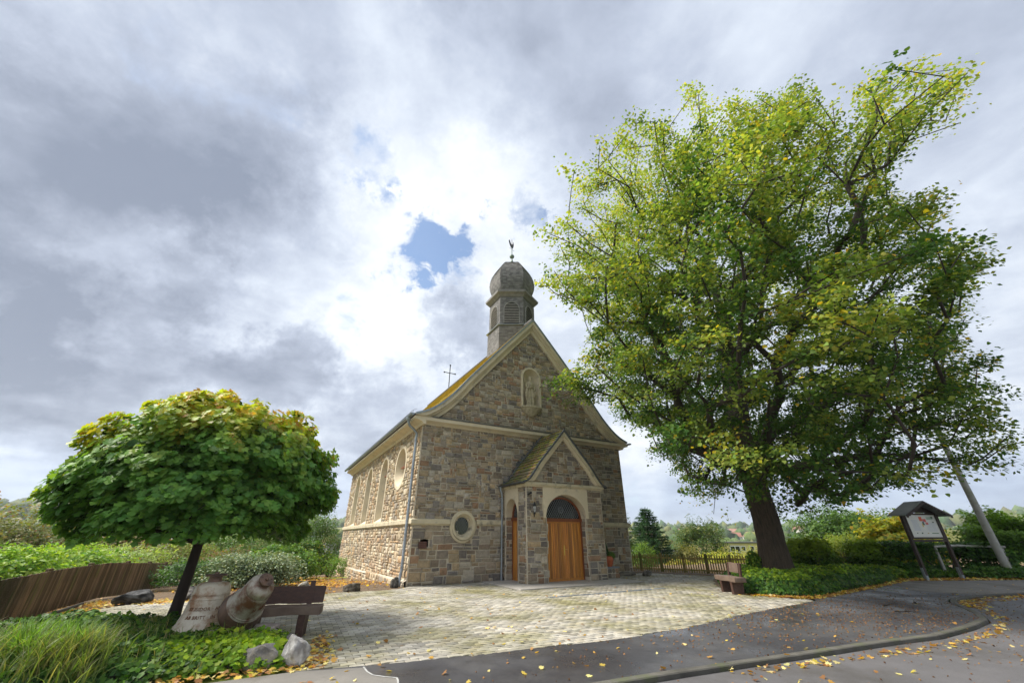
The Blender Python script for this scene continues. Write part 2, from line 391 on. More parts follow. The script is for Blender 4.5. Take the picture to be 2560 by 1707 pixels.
for i in range(len(rr)-1):
    for k in range(na):
        a, b = 1+i*na+k, 1+i*na+(k+1) % na; tf.append((a, b, b+na, a+na))
tag(mesh_obj('terrain', tv, tf, M['meadow'], smooth=True), kind='structure')

def sheet(name, poly, z, m, kind='structure', grid=None):
    if grid is None:
        tri = tessellate_polygon([[Vector((x, y, 0)) for x, y in poly]])
        o = mesh_obj(name, [(x, y, z) for x, y in poly], [tuple(t) for t in tri], m)
        if o.data.polygons[0].normal.z < 0: o.data.flip_normals()
    o['kind'] = kind; return o
def inpoly(x, y, poly):
    c = False; j = len(poly)-1
    for i in range(len(poly)):
        xi, yi = poly[i]; xj, yj = poly[j]
        if (yi > y) != (yj > y) and x < (xj-xi)*(y-yi)/(yj-yi)+xi: c = not c
        j = i
    return c
# yard soil: a gently falling sheet round the church
gx = np.arange(-30, 40.1, .5); gy = np.arange(5, 42.1, .5)
gv = [(x, y, slope(x, y) - .022 + .012*mn.noise((x*1.7, y*1.7, 0))) for y in gy for x in gx]
gf = []
nx = len(gx)
for j in range(len(gy)-1):
    for i in range(nx-1):
        x, y = gx[i], gy[j]
        if y < np.interp(x, [-14, -4.4, -2.8, 2.2, 7.5, 12, 16, 40], [2, 7.6, 7.6, 10, 14, 15.5, 17.2, 19]): continue
        gf.append((j*nx+i, j*nx+i+1, (j+1)*nx+i+1, (j+1)*nx+i))
tag(mesh_obj('leafy_ground', gv, gf, M['soil'], smooth=True), kind='structure')

KERB_IN = [(-13, -.3), (-8, 2.1), (-3, 4.4), (2.27, 6.68), (3.82, 7.29), (4.99, 7.75), (6.28, 8.29), (7.73, 8.80), (9.1, 9.55), (10.24, 10.30), (10.96, 11.13), (11.5, 12.0), (12.13, 12.89), (12.79, 13.46), (14.3, 14.15), (16.42, 14.72), (21, 15.6), (40, 18.4)]
EDGE = [(-4.6, 5.6), (-2.86, 6.60), (-2.30, 6.76), (-1.26, 7.10), (.20, 7.72), (1.58, 8.28), (2.85, 9.00), (3.34, 9.27), (5.34, 10.83), (7.24, 12.11), (8.56, 13.02)]
BEDR = [(8.85, 13.61), (10.61, 14.79), (12.91, 16.44), (15.71, 18.43)]
foot = [(-14, -.3)] + [(-13, -.3)] + KERB_IN[1:] + [(40, 21.5), (21.3, 18.83), (17.0, 18.40)] + BEDR[::-1] + EDGE[::-1] + [(-6.2, 4.9), (-12, 2.6)]
sheet('footpath', foot, 0.0, M['asphalt'])
sheet('old_path', [(14.6, 17.5), (15.71, 18.40), (17.02, 18.40), (21.27, 18.8), (40, 21.4), (40, 18.45), (21, 15.65), (16.42, 14.77), (14.3, 14.2), (13.2, 15.2)], .004, M['oldasphalt'])
sheet('old_path', [(-12, 2.5), (-6.2, 4.8), (-2.86, 6.56), (-2.04, 6.74), (-1.80, 6.41), (-1.46, 6.30), (-1.40, 6.11), (-1.3, 5.2), (-8, 2.15), (-12.9, -.2)], .004, M['oldasphalt'])
mb = MB(); pth = [(-2.04, 6.76), (-1.92, 6.55), (-1.80, 6.41), (-1.62, 6.34), (-1.46, 6.30), (-1.42, 6.2), (-1.38, 6.05), (-1.3, 5.3)]
for (x0, y0), (x1, y1) in zip(pth, pth[1:]):
    d = Vector((x1-x0, y1-y0, 0)).normalized(); n_ = Vector((-d.y, d.x, 0))*.012
    mb.add([(x0-n_.x, y0-n_.y, .008), (x1-n_.x, y1-n_.y, .008), (x1+n_.x, y1+n_.y, .008), (x0+n_.x, y0+n_.y, .008)], [(0, 1, 2, 3)])
mb.build('sealed_seam', M['paintline'], kind='structure')
road = [(-60, -22)] + [(x+.1, y-.12) for x, y in KERB_IN] + [(80, 24), (80, -40), (-60, -40)]
sheet('road', road, -.05, M['road'])
# kerb stones
kerb = tag(empty('kerb', (2.2, 6.5, 0)), kind='structure')
def resample(P, step):
    out = [P[0]]; acc = 0.0
    for (x0, y0), (x1, y1) in zip(P, P[1:]):
        L_ = math.hypot(x1-x0, y1-y0); t = step-acc
        while t <= L_: out.append((x0+(x1-x0)*t/L_, y0+(y1-y0)*t/L_)); t += step
        acc = L_-(t-step)
    return out
KP = resample(KERB_IN, .98)
for (x0, y0), (x1, y1) in zip(KP, KP[1:]):
    if x0 < -8 or x0 > 27: continue
    d = Vector((x1-x0, y1-y0)); L_ = d.length; d /= L_; a = math.atan2(d.y, d.x)
    w = .135; cx, cy = (x0+x1)/2+d.y*w/2, (y0+y1)/2-d.x*w/2
    k = random.uniform(.85, 1.15)
    MB().box((0, 0, 0), (L_+.035, w, .24), bev=.012, col=(k, k, k*.97)).build('kerb_stone', M['kerb'], kerb, loc=(cx-2.2, cy-6.5, -.107+random.uniform(-.004, .004)), rz=a+random.uniform(-.008, .008))

# ------------------------------------------------------------------ paving
PLAZA = EDGE[1:] + [(8.30, 13.35), (7.2, 14.2), (7.25, 16.0), (8.2, 18.6), (9.4, 20.4), (6.3, 22.6), (5.95, 21.8), (-3.70, 16.38), (-4.0, 15.6), (-4.65, 15.15), (-5.49, 14.70), (-6.4, 14.36), (-9.02, 13.19), (-9.9, 12.4), (-10.3, 11.7), (-10.1, 11.0), (-9.5, 9.9), (-7.65, 9.95), (-5.2, 9.2), (-3.7, 8.4), (-3.35, 7.5)]
sheet('paving_bed', PLAZA, -.011, M['joint'])
yard = tag(empty('paving', (0, 10, 0)), kind='structure')
RAIL = M['paver']
PW, PH = .212, .118
ca, sa = math.cos(R(26.5)), math.sin(R(26.5))
def zig(x): return .011*(1 if (int(math.floor(x/(PW/2))) % 2 == 0) else -1)
pav = []
porch_box = lambda s, d: (2.98 < s < 8.6 and -.2 < d < 3.0)
for j in range(-20, 160):
    for i in range(-90, 90):
        u0 = i*PW + (PW/2 if j % 2 else 0); v0 = j*PH
        cx, cy = (u0+PW/2)*ca - (v0+PH/2)*sa, (u0+PW/2)*sa + (v0+PH/2)*ca + 3
        if not inpoly(cx, cy, PLAZA): continue
        s_ = (cx-P0[0])*UX[0]+(cy-P0[1])*UX[1]; d_ = dloc(cx, cy)
        if porch_box(s_, d_): continue
        if d_ < -.02 and s_ > -.02: continue
        pav.append((math.hypot(cx, cy), cx, cy, u0, v0))
pav.sort()
def paver(u0, v0):
    g = .0045; out = []
    xs = [0, PW*.25, PW*.5, PW*.75, PW]; zz = [-1, -.2, 1, .2, -1]
    bot = [(u0+x+(g if k == 0 else (-g if k == 4 else 0)), v0+g+.010*z) for k, (x, z) in enumerate(zip(xs, zz))]
    top = [(x, y+PH-2*g) for x, y in bot][::-1]
    P = bot + top; n = len(P); mx = sum(p[0] for p in P)/n; my = sum(p[1] for p in P)/n
    dz = random.uniform(-.003, .003); tx, ty = random.uniform(-.012, .012), random.uniform(-.012, .012)
    inn = [(x+(mx-x)*.055, y+(my-y)*.09) for x, y in P]
    vs = []
    for (x, y), z in [(p, -.02) for p in P]+[(p, -.006) for p in P]+[(p, 0.0) for p in inn]:
        zz_ = z+dz+(x-mx)*tx+(y-my)*ty if z > -.015 else z
        vs.append((x*ca-y*sa, x*sa+y*ca+3-10, zz_))
    fs = [(k, (k+1) % n, n+(k+1) % n, n+k) for k in range(n)] + [(n+k, n+(k+1) % n, 2*n+(k+1) % n, 2*n+k) for k in range(n)] + [tuple(range(2*n, 3*n))]
    b = .36*random.choice([random.uniform(.62, .85), random.uniform(.85, 1.1), random.uniform(1.0, 1.3)])
    w = random.choice([(1, .985, .95), (1, .98, .93), (1, .95, .86), (.93, .92, .90)])
    return vs, fs, tuple(b*q for q in w)
mb = MB()
for k, (r_, cx, cy, u0, v0) in enumerate(pav):
    vs, fs, c = paver(u0, v0)
    if r_ > 13.5: n_ = 10; fs = [tuple(i for i in f) for f in fs[10:]]
    if k < 300: mesh_obj('paving_stone', vs, fs, RAIL, yard, c)
    else: mb.add(vs, fs, c)
mb.build('paving_stones', RAIL, yard, kind='stuff', fix=False)
# drain channel and slab before the porch
CH_LOC = (P0[0], P0[1], 0.0); CH_RZ = R(29.3)
tag(MB().box((5.79, -1.55, .008), (5.62, 3.0, .05), bev=.006).build('porch_slab', M['slab'], loc=CH_LOC, rz=CH_RZ), kind='structure')
mb = MB(); a = math.atan2(15.93-13.56, 5.33-1.10)
mb.box((3.2, 14.75, -.004), (4.85, .10, .03), rz=a, col=(.8, .85, .9)); mb.build('drain_channel', M['zinc'], kind='structure')
# concrete edging along the left fence
mb = MB(); E2 = [(-8.9, 7.6), (-9.52, 8.87), (-9.78, 9.46), (-10.67, 11.14), (-11.62, 12.91)]
edg = tag(empty('edging', (0, 0, 0)), kind='structure')
for (x0, y0), (x1, y1) in zip(resample(E2, 1.0), resample(E2, 1.0)[1:]):
    MB().box((0, 0, 0), (math.hypot(x1-x0, y1-y0)-.01, .06, .16), bev=.006).build('edging_stone', M['kerb'], edg, loc=((x0+x1)/2, (y0+y1)/2, 0), rz=math.atan2(y1-y0, x1-x0))

# ------------------------------------------------------------------ church
church = empty('church', CH_LOC, CH_RZ, 'small rubble-stone church with steep gable, arched porch and onion-domed ridge turret', 'church')
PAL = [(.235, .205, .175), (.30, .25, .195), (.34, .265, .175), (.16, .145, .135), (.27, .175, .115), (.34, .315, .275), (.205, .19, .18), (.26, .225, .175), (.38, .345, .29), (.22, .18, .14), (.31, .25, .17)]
PAL_SIDE_LIT = [(.42, .35, .25), (.36, .29, .20), (.46, .39, .28), (.32, .25, .18), (.40, .28, .17), (.30, .265, .22), (.47, .42, .33)]  # light on the side wall put into its stone colours: paler, warmer
STONES = []   # (projected size, verts, faces, colour)
def masonry(O, U, Nn, s0, s1, z0, z1, hole, cw=.125, ch=.095, pal=PAL, keep=lambda s, z: True, jit=.022, depth=(.018, .055), seed=1, dark=None):
    rnd = random.Random(seed); O = Vector(O); U = Vector(U); Nn = Vector(Nn)
    nx = max(1, round((s1-s0)/cw)); cw = (s1-s0)/nx
    zs = [z0]
    while zs[-1] < z1-.03: zs.append(zs[-1]+ch*rnd.uniform(.8, 1.25))
    zs[-1] = z1; nz = len(zs)-1
    xs = [[s0+cw*i+(rnd.uniform(-.25, .25)*cw if 0 < i < nx else 0) for i in range(nx+1)] for _ in range(nz)]
    used = [[False]*nx for _ in range(nz)]
    def W(s, z):
        e = min(1, (s-s0)/.3, (s1-s)/.3); e = max(0, e)
        ds = .03*mn.noise((s*1.3+seed*7, z*1.3, 1))*e; dz = .035*mn.noise((s*.9, z*1.1+seed*5, 7))*min(1, max(0, (z-z0)/.3), max(0, (z1-z)/.3))
        return s+ds, z+dz
    def P(s, z, d): s, z = W(s, z); return O+U*s+Vector((0, 0, z))+Nn*d
    mort = MB()
    sizes = [(2, 1)]*5+[(3, 1)]*5+[(2, 2)]*3+[(3, 2)]*4+[(1, 1)]*2+[(3, 2)]*2+[(4, 2)]*1+[(1, 2)]*2+[(2, 2)]*2+[(3, 3)]*(1 if rnd.random() < .3 else 0)
    for j in range(nz):
        for i in range(nx):
            if used[j][i]: continue
            cs, cz = s0+(i+.5)*cw, (zs[j]+zs[j+1])/2
            if hole(cs, cz) or not keep(cs, cz): used[j][i] = True; continue
            w, h = rnd.choice(sizes)
            def ok(w, h):
                if i+w > nx or j+h > nz: return False
                for b in range(h):
                    for a in range(w):
                        if used[j+b][i+a]: return False
                        c_s, c_z = s0+(i+a+.5)*cw, (zs[j+b]+zs[j+b+1])/2
                        if hole(c_s, c_z) or not keep(c_s, c_z): return False
                return True
            while not ok(w, h):
                if w > 1: w -= 1
                elif h > 1: h -= 1
                else: break
            for b in range(h):
                for a in range(w): used[j+b][i+a] = True
            xa = xs[j][i]; xb = xs[j][i+w]; za, zb = zs[j], zs[j+h]
            q = [P(xa, za, 0), P(xb, za, 0), P(xb, zb, 0), P(xa, zb, 0)]
            # mortar cell (square on the grid so neighbours of other rows overlap slightly behind)
            m_ = [P(xa-.04, za-.004, -.001*((i+j) % 3)), P(xb+.04, za-.004, -.001*((i+j) % 3)), P(xb+.04, zb+.004, -.001*((i+j) % 3)), P(xa-.04, zb+.004, -.001*((i+j) % 3))]
            mort.add(m_, [(0, 1, 2, 3)])
            g = rnd.uniform(.011, .021); D_ = rnd.uniform(*depth)
            def pt(fx, fz, ins, d):
                x = xa+g+ins+(xb-xa-2*(g+ins))*fx; z = za+g+ins+(zb-za-2*(g+ins))*fz
                return P(x+rnd.uniform(-.006, .006), z+rnd.uniform(-.006, .006), d)
            R8 = [(0, 0), (.5, 0), (1, 0), (1, .5), (1, 1), (.5, 1), (0, 1), (0, .5)]
            ins = min(.024, (xb-xa)*.16, (zb-za)*.2)
            vs = [P(xa+g+(xb-xa-2*g)*a, za+g+(zb-za-2*g)*b, 0.001)*1.0 for a, b in R8]
            vs = [pt(a, b, 0, -.004) for a, b in R8]+[pt(a, b, 0.003, D_*.55) for a, b in R8]+[pt(a, b, ins, D_*rnd.uniform(.7, 1.25)) for a, b in R8]+[pt(.5, .5, 0, D_*rnd.uniform(.9, 1.6))]
            fs = [(k, (k+1) % 8, 8+(k+1) % 8, 8+k) for k in range(8)]+[(8+k, 8+(k+1) % 8, 16+(k+1) % 8, 16+k) for k in range(8)]+[(16+k, 16+(k+1) % 8, 24) for k in range(8)]
            c = rnd.choice(pal); v = rnd.uniform(.8, 1.2); c = tuple(x*v for x in c)
            if dark: kk = dark(cs, cz); c = tuple(x*kk for x in c)
            cc = q[0].lerp(q[2], .5)
            wc = Vector((P0[0]+cc.x*UX[0]-cc.y*UX[1], P0[1]+cc.x*UX[1]+cc.y*UX[0], cc.z))
            nw = Vector((Nn.x*UX[0]-Nn.y*UX[1], Nn.x*UX[1]+Nn.y*UX[0], 0)); vd = Vector((0, 0, 1.6))-wc; dist = vd.length
            STONES.append(((xb-xa)*(zb-za)*max(.02, nw.dot(vd)/dist)/dist**2, vs, fs, c))
    return mort
X, Y, Z = Vector((1, 0, 0)), Vector((0, 1, 0)), Vector((0, 0, 1))
GC = 5.5     # gable centre
GO = [(5.97, 6.26), (5.45, 6.47), (4.93, 6.83), (4.33, 7.42), (3.6, 8.32), (2.75, 9.31), (1.4, 10.86), (0, 12.42)]   # outer roof line
GI = [(5.15, 6.22), (4.75, 6.50), (4.15, 7.06), (3.4, 7.95), (2.3, 9.24), (1.15, 10.58), (0, 11.93)]                  # inner edge of the verge boards
def ghalf(z, T=GI): return float(np.interp(z, [p[1] for p in T], [p[0] for p in T]))
oc = lambda s, z: math.hypot(s-2.05, z-2.0) < .40
vent = lambda s, z: .26 < s < .60 and 1.2 < z < 1.45
niche = lambda s, z: (abs(s-5.45) < .52 and 7.45 < z < 9.05) or math.hypot(s-5.45, z-9.05) < .52
bigpal = PAL
mort = []
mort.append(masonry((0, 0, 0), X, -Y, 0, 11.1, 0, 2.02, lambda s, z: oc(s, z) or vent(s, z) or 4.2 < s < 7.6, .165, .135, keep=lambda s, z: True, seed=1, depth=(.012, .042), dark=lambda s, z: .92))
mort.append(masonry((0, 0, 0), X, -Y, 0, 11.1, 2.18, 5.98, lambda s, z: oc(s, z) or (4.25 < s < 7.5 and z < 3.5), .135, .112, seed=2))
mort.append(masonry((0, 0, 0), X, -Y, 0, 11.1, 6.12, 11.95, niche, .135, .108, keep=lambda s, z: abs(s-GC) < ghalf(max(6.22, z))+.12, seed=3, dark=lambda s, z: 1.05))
# left side wall: four openings
WINC = [(-14.25, 'w'), (-10.25, 'w'), (-6.3, 'w'), (-2.9, 'o')]
def side_hole(d, z, e=.07):
    for c, k in WINC:
        if k == 'w':
            if abs(d-c) < .88-e and 2.2 < z < 4.62: return True
            if z >= 4.62 and math.hypot(d-c, z-4.62) < .88-e: return True
        elif math.hypot(d-c, z-4.52) < .98-e: return True
    return False
# U runs along d (local -y is +d), s parameter = d
mort.append(masonry((0, 0, 0), -Y, -X, -17.7, 0, -.95, 2.05, side_hole, .15, .12, pal=PAL_SIDE_LIT, seed=4))
mort.append(masonry((0, 0, 0), -Y, -X, -17.7, 0, 2.18, 6.0, side_hole, .14, .115, pal=PAL_SIDE_LIT, seed=5))
mort.append(masonry((-.14, 0, 0), -Y, -X, -17.7, 0, -1.0, .10, lambda d, z: z > .16+d*.021, .17, .13, pal=PAL_SIDE_LIT, seed=6))
# porch
PC, PHW, PD = 5.92, 1.94, 1.85
po = lambda s, z: (4.84 < s < 7.0 and z < 2.34) or (4.81 < s < 7.03 and z > 2.3 and z < 3.5)
mort.append(masonry((0, -PD, 0), X, -Y, PC-PHW, PC+PHW, 0, 3.50, po, .155, .12, seed=7, depth=(.018, .05), dark=lambda s, z: .95))
PO = [(2.16, 3.60), (1.92, 3.72), (1.66, 4.02), (1.34, 4.45), (.7, 5.15), (0, 5.93)]
PI = [(1.72, 3.62), (1.50, 3.86), (1.18, 4.30), (.55, 4.98), (0, 5.60)]
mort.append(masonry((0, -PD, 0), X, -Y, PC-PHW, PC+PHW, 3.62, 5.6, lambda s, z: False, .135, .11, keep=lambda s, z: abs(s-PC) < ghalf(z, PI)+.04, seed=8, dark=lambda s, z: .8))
so = lambda d, z: (.13 < d < 1.2 and z < 2.36) or (.03 < d < 1.2 and z >= 2.3)
mort.append(masonry((PC-PHW, 0, 0), -Y, -X, 0, PD, 0, 3.5, so, .15, .12, seed=9, depth=(.018, .05)))
mort.append(masonry((PC+PHW, 0, 0), -Y, X, 0, PD, 0, 3.5, lambda d, z: False, .15, .12, seed=10))
# stone jambs of the two doorways
mort.append(masonry((PC+1.04, 0, 0), -Y, -X, 1.44, PD+.02, 0, 2.30, lambda s, z: False, .2, .13, seed=12, depth=(.008, .02)))
mort.append(masonry((PC-1.04, 0, 0), -Y, X, 1.44, PD+.02, 0, 2.30, lambda s, z: False, .2, .13, seed=13, depth=(.008, .02)))
mort.append(masonry((PC-PHW, -.15, 0), X, -Y, -.01, .38, 0, 2.36, lambda s, z: False, .19, .13, seed=14, depth=(.008, .02)))
mort.append(masonry((PC-PHW, -1.21, 0), X, Y, -.01, .38, 0, 2.36, lambda s, z: False, .19, .13, seed=15, depth=(.008, .02)))
core = MB()
for q in mort: core.add(q.v, q.f)
# rear, right wall and the hidden back faces close the body
core.add([(11.1, 0, -1), (11.1, 17.7, -1), (11.1, 17.7, 6.2), (11.1, 0, 6.2)], [(0, 1, 2, 3)])
core.add([(0, 17.7, -1), (11.1, 17.7, -1), (11.1, 17.7, 6.2), (0, 17.7, 6.2)], [(0, 1, 2, 3)])
core.add([(0, 17.65, 6.2), (11.1, 17.65, 6.2), (5.5, 17.65, 12.2)], [(0, 1, 2)])
core.build('wall', M['mortar'], church, fix=False)
# plinth top on the side
MB().add([(0, 0, .18), (-.155, 0, .12), (-.155, 17.7, -.24), (0, 17.7, -.19)], [(0, 1, 2, 3)])
mb = MB(); mb.add([(0.01, 0, .20), (-.16, 0, .13), (-.16, 17.7, -.24), (0.01, 17.7, -.17)], [(0, 1, 2, 3)]); mb.build('plinth_ledge', M['mortar'], church, fix=False)
STONES.sort(key=lambda t: -t[0])
mb = MB()
for k, (_, vs, fs, c) in enumerate(STONES):
    if k < 300: mesh_obj('stone', vs, fs, M['stone'], church, c)
    else: mb.add(vs, fs, c)
mb.build('stonework', M['stone'], church, kind='stuff', fix=False)

def moulding(prof, path, name, m, parent=church, closed_prof=True):
    """prof: (out, z) points; path: list of (x, y, nx, ny) mitred corners in church space"""
    mb = MB(); rows = []
    for x, y, nx_, ny_ in path: rows.append([(x+nx_*o, y+ny_*o, z) for o, z in prof])
    mb.loft(rows, closed=True); n = len(prof)
    mb.f.append(tuple(range(n))); mb.f.append(tuple(range((len(path)-1)*n, len(path)*n)))
    return mb.build(name, m, parent)
# string course with weathered top
bp = [(-.02, 2.00), (.05, 2.00), (.07, 2.04), (.12, 2.06), (.12, 2.20), (.08, 2.225), (-.02, 2.25)]
moulding(bp, [(0, 17.7, -1, 0), (0, 0, -1, -1), (1.47, 0, 0, -1)], 'string_course', M['ledge'])
moulding(bp, [(2.63, 0, 0, -1), (3.96, 0, 0, -1)], 'string_course', M['ledge'])
moulding(bp, [(7.95, 0, 0, -1), (11.1, 0, 1, -1), (11.1, 17.7, 1, 0)], 'string_course', M['ledge'])
# main cornice along the front and the eaves
cp = [(-.02, 5.90), (.06, 5.90), (.10, 5.95), (.22, 6.00), (.30, 6.03), (.30, 6.16), (.26, 6.20), (-.02, 6.24)]
moulding(cp, [(0, 0, 0, -1), (11.1, 0, 0, -1)], 'cornice', M['render'])
ce = [(-.02, 5.86), (.08, 5.86), (.14, 5.95), (.30, 6.02), (.46, 6.05), (.46, 6.17), (-.02, 6.23)]
moulding(ce, [(0, -.30, -1, 0), (0, 17.9, -1, 0)], 'eaves_cornice', M['render'])
moulding(ce, [(11.1, -.30, 1, 0), (11.1, 17.9, 1, 0)], 'eaves_cornice', M['render'])
# thin lead cover on the front cornice
moulding([(.0, 6.245), (.315, 6.205), (.32, 6.18), (.325, 6.215), (.0, 6.26)], [(0.3, 0, 0, -1), (10.8, 0, 0, -1)], 'cornice_flashing', M['darkzinc'])
def curve_pts(T, n=24):
    """resample the half gable curve smoothly"""
    T = [Vector((a, b)) for a, b in T]; out = []
    m = len(T)
    for i in range(m-1):
        p0, p1, p2, p3 = T[max(0, i-1)], T[i], T[i+1], T[min(m-1, i+2)]
        if i == m-2: p3 = p2+(p2-p1)
        for k in range(4):
            t = k/4; out.append(.5*((2*p1)+(-p0+p2)*t+(2*p0-5*p1+4*p2-p3)*t*t+(-p0+3*p1-3*p2+p3)*t**3))
    out.append(T[-1]); return out
def offset(C, d):
    out = []
    for i, p in enumerate(C):
        t = (C[min(i+1, len(C)-1)]-C[max(i-1, 0)]).normalized(); n_ = Vector((-t.y, t.x))   # curve runs outward->apex (x falls, z rises); n_ points down-in
        q = p+n_*d
        out.append(q)
    if True:
        q = out[-1]; t = (C[-1]-C[-2]).normalized(); out[-1] = Vector((0, C[-1].y-abs(d)/max(.3, abs(t.x))*(1 if d > 0 else -1)*1.0))
    return out
def verge(T, cx, d0, d1, o0, o1, name, m, zmin=None):
    C = curve_pts(T)
    # make sure positive offset goes inward/down
    A, B = offset(C, o0), offset(C, o1)
    if B[3].y > A[3].y: A, B = offset(C, -o0), offset(C, -o1)
    if zmin is not None:
        for L_ in (A, B):
            for q in L_:
                if q.y < zmin: q.y = zmin
    for sg in (-1, 1):
        mb = MB(); rows = [[(cx+sg*a.x, -d1, a.y), (cx+sg*b.x, -d1, b.y), (cx+sg*b.x, -d0, b.y), (cx+sg*a.x, -d0, a.y)] for a, b in zip(A, B)]
        mb.loft(rows, closed=True); mb.f.append((0, 1, 2, 3)); mb.f.append(tuple(range(len(mb.v)-4, len(mb.v))))
        autosmooth(mb.build(name, m, church), 35)
verge(GO, GC, .0, .37, .05, .20, 'verge_fascia', M['render'], 6.2)
verge(GO, GC, .0, .25, .20, .29, 'verge_moulding', M['render'], 6.2)
verge(GO, GC, .0, .13, .29, .46, 'verge_board', M['render'], 6.21)
verge(GO, GC, .30, .41, -.03, .055, 'verge_flashing', M['zinc'])
def roof_sheet(T, cx, y0, y1, name, m, course=.16, w=.2, th=.02, parent=church, individual=0, seed=3, colf=None, sides=(-1, 1), off=.02, lip=.03):
    """lapped tiles following the curve T; returns nothing"""
    rnd = random.Random(seed); C = curve_pts(T, 40)
    # arc length sampling
    S = [0.0]
    for a, b in zip(C, C[1:]): S.append(S[-1]+(b-a).length)
    def at(s):
        s = min(max(s, 0), S[-1]); i = max(k for k in range(len(S)) if S[k] <= s); i = min(i, len(C)-2)
        t = (s-S[i])/max(1e-6, S[i+1]-S[i]); return C[i].lerp(C[i+1], t), (C[i+1]-C[i]).normalized()
    nrow = int(S[-1]/course)+1; ncol = max(1, round((y1-y0)/w)); w = (y1-y0)/ncol; cnt = 0; mb = MB()
    for sg in sides:
        for r_ in range(nrow):
            sa_ = r_*course-.01; sb = min(sa_+course*1.25, S[-1])
            pa, ta = at(sa_); pb, tb = at(sb)
            na_ = Vector((ta.y, -ta.x)); nb = Vector((tb.y, -tb.x))
            if na_.y < 0: na_ = -na_
            if nb.y < 0: nb = -nb
            sh = (w/2 if r_ % 2 else 0)
            for c_ in range(ncol+(1 if r_ % 2 else 0)):
                ya = max(y0, y0+c_*w-sh); yb = min(y1, y0+(c_+1)*w-sh)
                if yb-ya < .02: continue
                g = .004; j = rnd.uniform(-.004, .006); l0 = lip+j; l1 = off
                P_ = lambda p, n_, y, h: (cx+sg*(p.x+n_.x*h), y, p.y+n_.y*h)
                dn = rnd.uniform(-.012, .012)
                pa2 = pa-ta*dn
                vs = [P_(pa2, na_, ya+g, l0), P_(pa2, na_, yb-g, l0), P_(pb, nb, yb-g, l1-.012), P_(pb, nb, ya+g, l1-.012),
                      P_(pa2, na_, ya+g, l0-th), P_(pa2, na_, yb-g, l0-th), P_(pb, nb, yb-g, l1-.03), P_(pb, nb, ya+g, l1-.03)]
                fs = [(0, 1, 2, 3), (4, 5, 1, 0), (5, 6, 2, 1), (7, 4, 0, 3)]
                c = colf(rnd, r_, c_) if colf else (1, 1, 1)
                if individual and cnt < individual: mesh_obj(name[0], vs, fs, m, parent, c); cnt += 1
                else: mb.add(vs, fs, c)
    if mb.v: mb.build(name[1], m, parent, kind='stuff', fix=False)
def roof_deck(T, cx, y0, y1, m, name='roof', parent=church):
    C = curve_pts(T); mb = MB(); rows = []
    for C_ in ([(cx-p.x, p.y) for p in C]+[(cx+p.x, p.y) for p in C[::-1][1:]],):
        rows = [[(x, y0, z) for x, z in C_], [(x, y1, z) for x, z in C_]]
    mb.loft(rows); rows2 = [[(x, y, z-.07) for x, y, z in r] for r in rows]; mb.loft(rows2)
    return mb.build(name, m, parent, fix=False)
roof_deck(GO, GC, -.30, 17.9, M['slate'])
def lich(rnd, r_, c_):
    k = rnd.uniform(.75, 1.2); return (k, k*rnd.uniform(.9, 1.05), k)
roof_sheet(GO, GC, -.34, 17.9, ('roof_tile', 'roof_tiles'), M['lichenroof'], course=.22, w=.30, th=.02, colf=lich, sides=(-1,))
roof_sheet(GO, GC, -.34, 17.9, ('roof_tile', 'roof_tiles'), M['slate'], course=.22, w=.30, th=.02, sides=(1,), seed=5)
mb = MB()
for i in range(45): mb.tube([(GC, -.34+i*.405, 12.44), (GC, .09+i*.405, 12.455)], [.095, .105], 8)
mb.build('ridge_tiles', M['slate'], church, kind='stuff')
# eaves gutter, brackets, snow guard wires
for sx, sg in ((-.60, -1), (11.70, 1)):
    mb = MB(); mb.lathe([(.085, 0), (.085, 18.3)], 10, Matrix.Translation((sx, -.38, 6.24)) @ Matrix.Rotation(-math.pi/2, 4, 'X'), a0=math.pi*0, a1=math.pi, cap=False)
    mb.lathe([(.078, 0), (.078, 18.3)], 10, Matrix.Translation((sx, -.38, 6.245)) @ Matrix.Rotation(-math.pi/2, 4, 'X'), a0=0, a1=math.pi, cap=False)
    mb.tube([(sx+sg*.085, -.38, 6.245), (sx+sg*.085, 17.92, 6.245)], .011, 6)
    mb.lathe([(.002, 0), (.085, 0)], 10, Matrix.Translation((sx, -.38, 6.24)) @ Matrix.Rotation(-math.pi/2, 4, 'X'), a0=0, a1=math.pi, cap=False)
    mb.build('gutter', M['zinc'], church)
mb = MB()
for i in range(19): mb.tube([(-.50, i*.95, 6.30), (-.52, i*.95, 6.46)], .008, 4)
mb.tube([(-.52, -.05, 6.46), (-.52, 17.2, 6.46)], .006, 4); mb.tube([(-.51, -.05, 6.39), (-.51, 17.2, 6.39)], .006, 4)
mb.tube([(-.52, 0, 6.46), (-.30, .25, 6.62)], .006, 4)
mb.build('snow_guard', M['iron'], church)
# rainwater pipe at the corner
mb = MB()
mb.tube([(-.60, .25, 6.20), (-.60, .25, 6.02), (-.52, .27, 5.86), (-.30, .33, 5.72), (-.155, .34, 5.56), (-.155, .34, 5.3), (-.155, .34, .5), (-.20, .30, .28), (-.24, .26, -.02)], .055, 12)
mb.lathe([(.10, .17), (.10, .08), (.058, 0)], 12, Matrix.Translation((-.60, .25, 6.02)), cap=False)
for z in (5.3, 4.1, 2.9, 1.7, .6): mb.lathe([(.063, z-.03), (.066, z), (.063, z+.03)], 12, Matrix.Translation((-.155, .34, 0)))
autosmooth(mb.build('downpipe', M['zinc'], church))
mb = MB(); mb.tube([(3.72, -.12, 3.58), (3.72, -.12, 3.42), (3.78, -.12, 3.30), (3.80, -.12, 3.1), (3.80, -.12, .02)], .045, 10)
for z in (2.9, 1.9, .8): mb.lathe([(.053, z-.025), (.056, z), (.053, z+.025)], 10, Matrix.Translation((3.80, -.12, 0)))
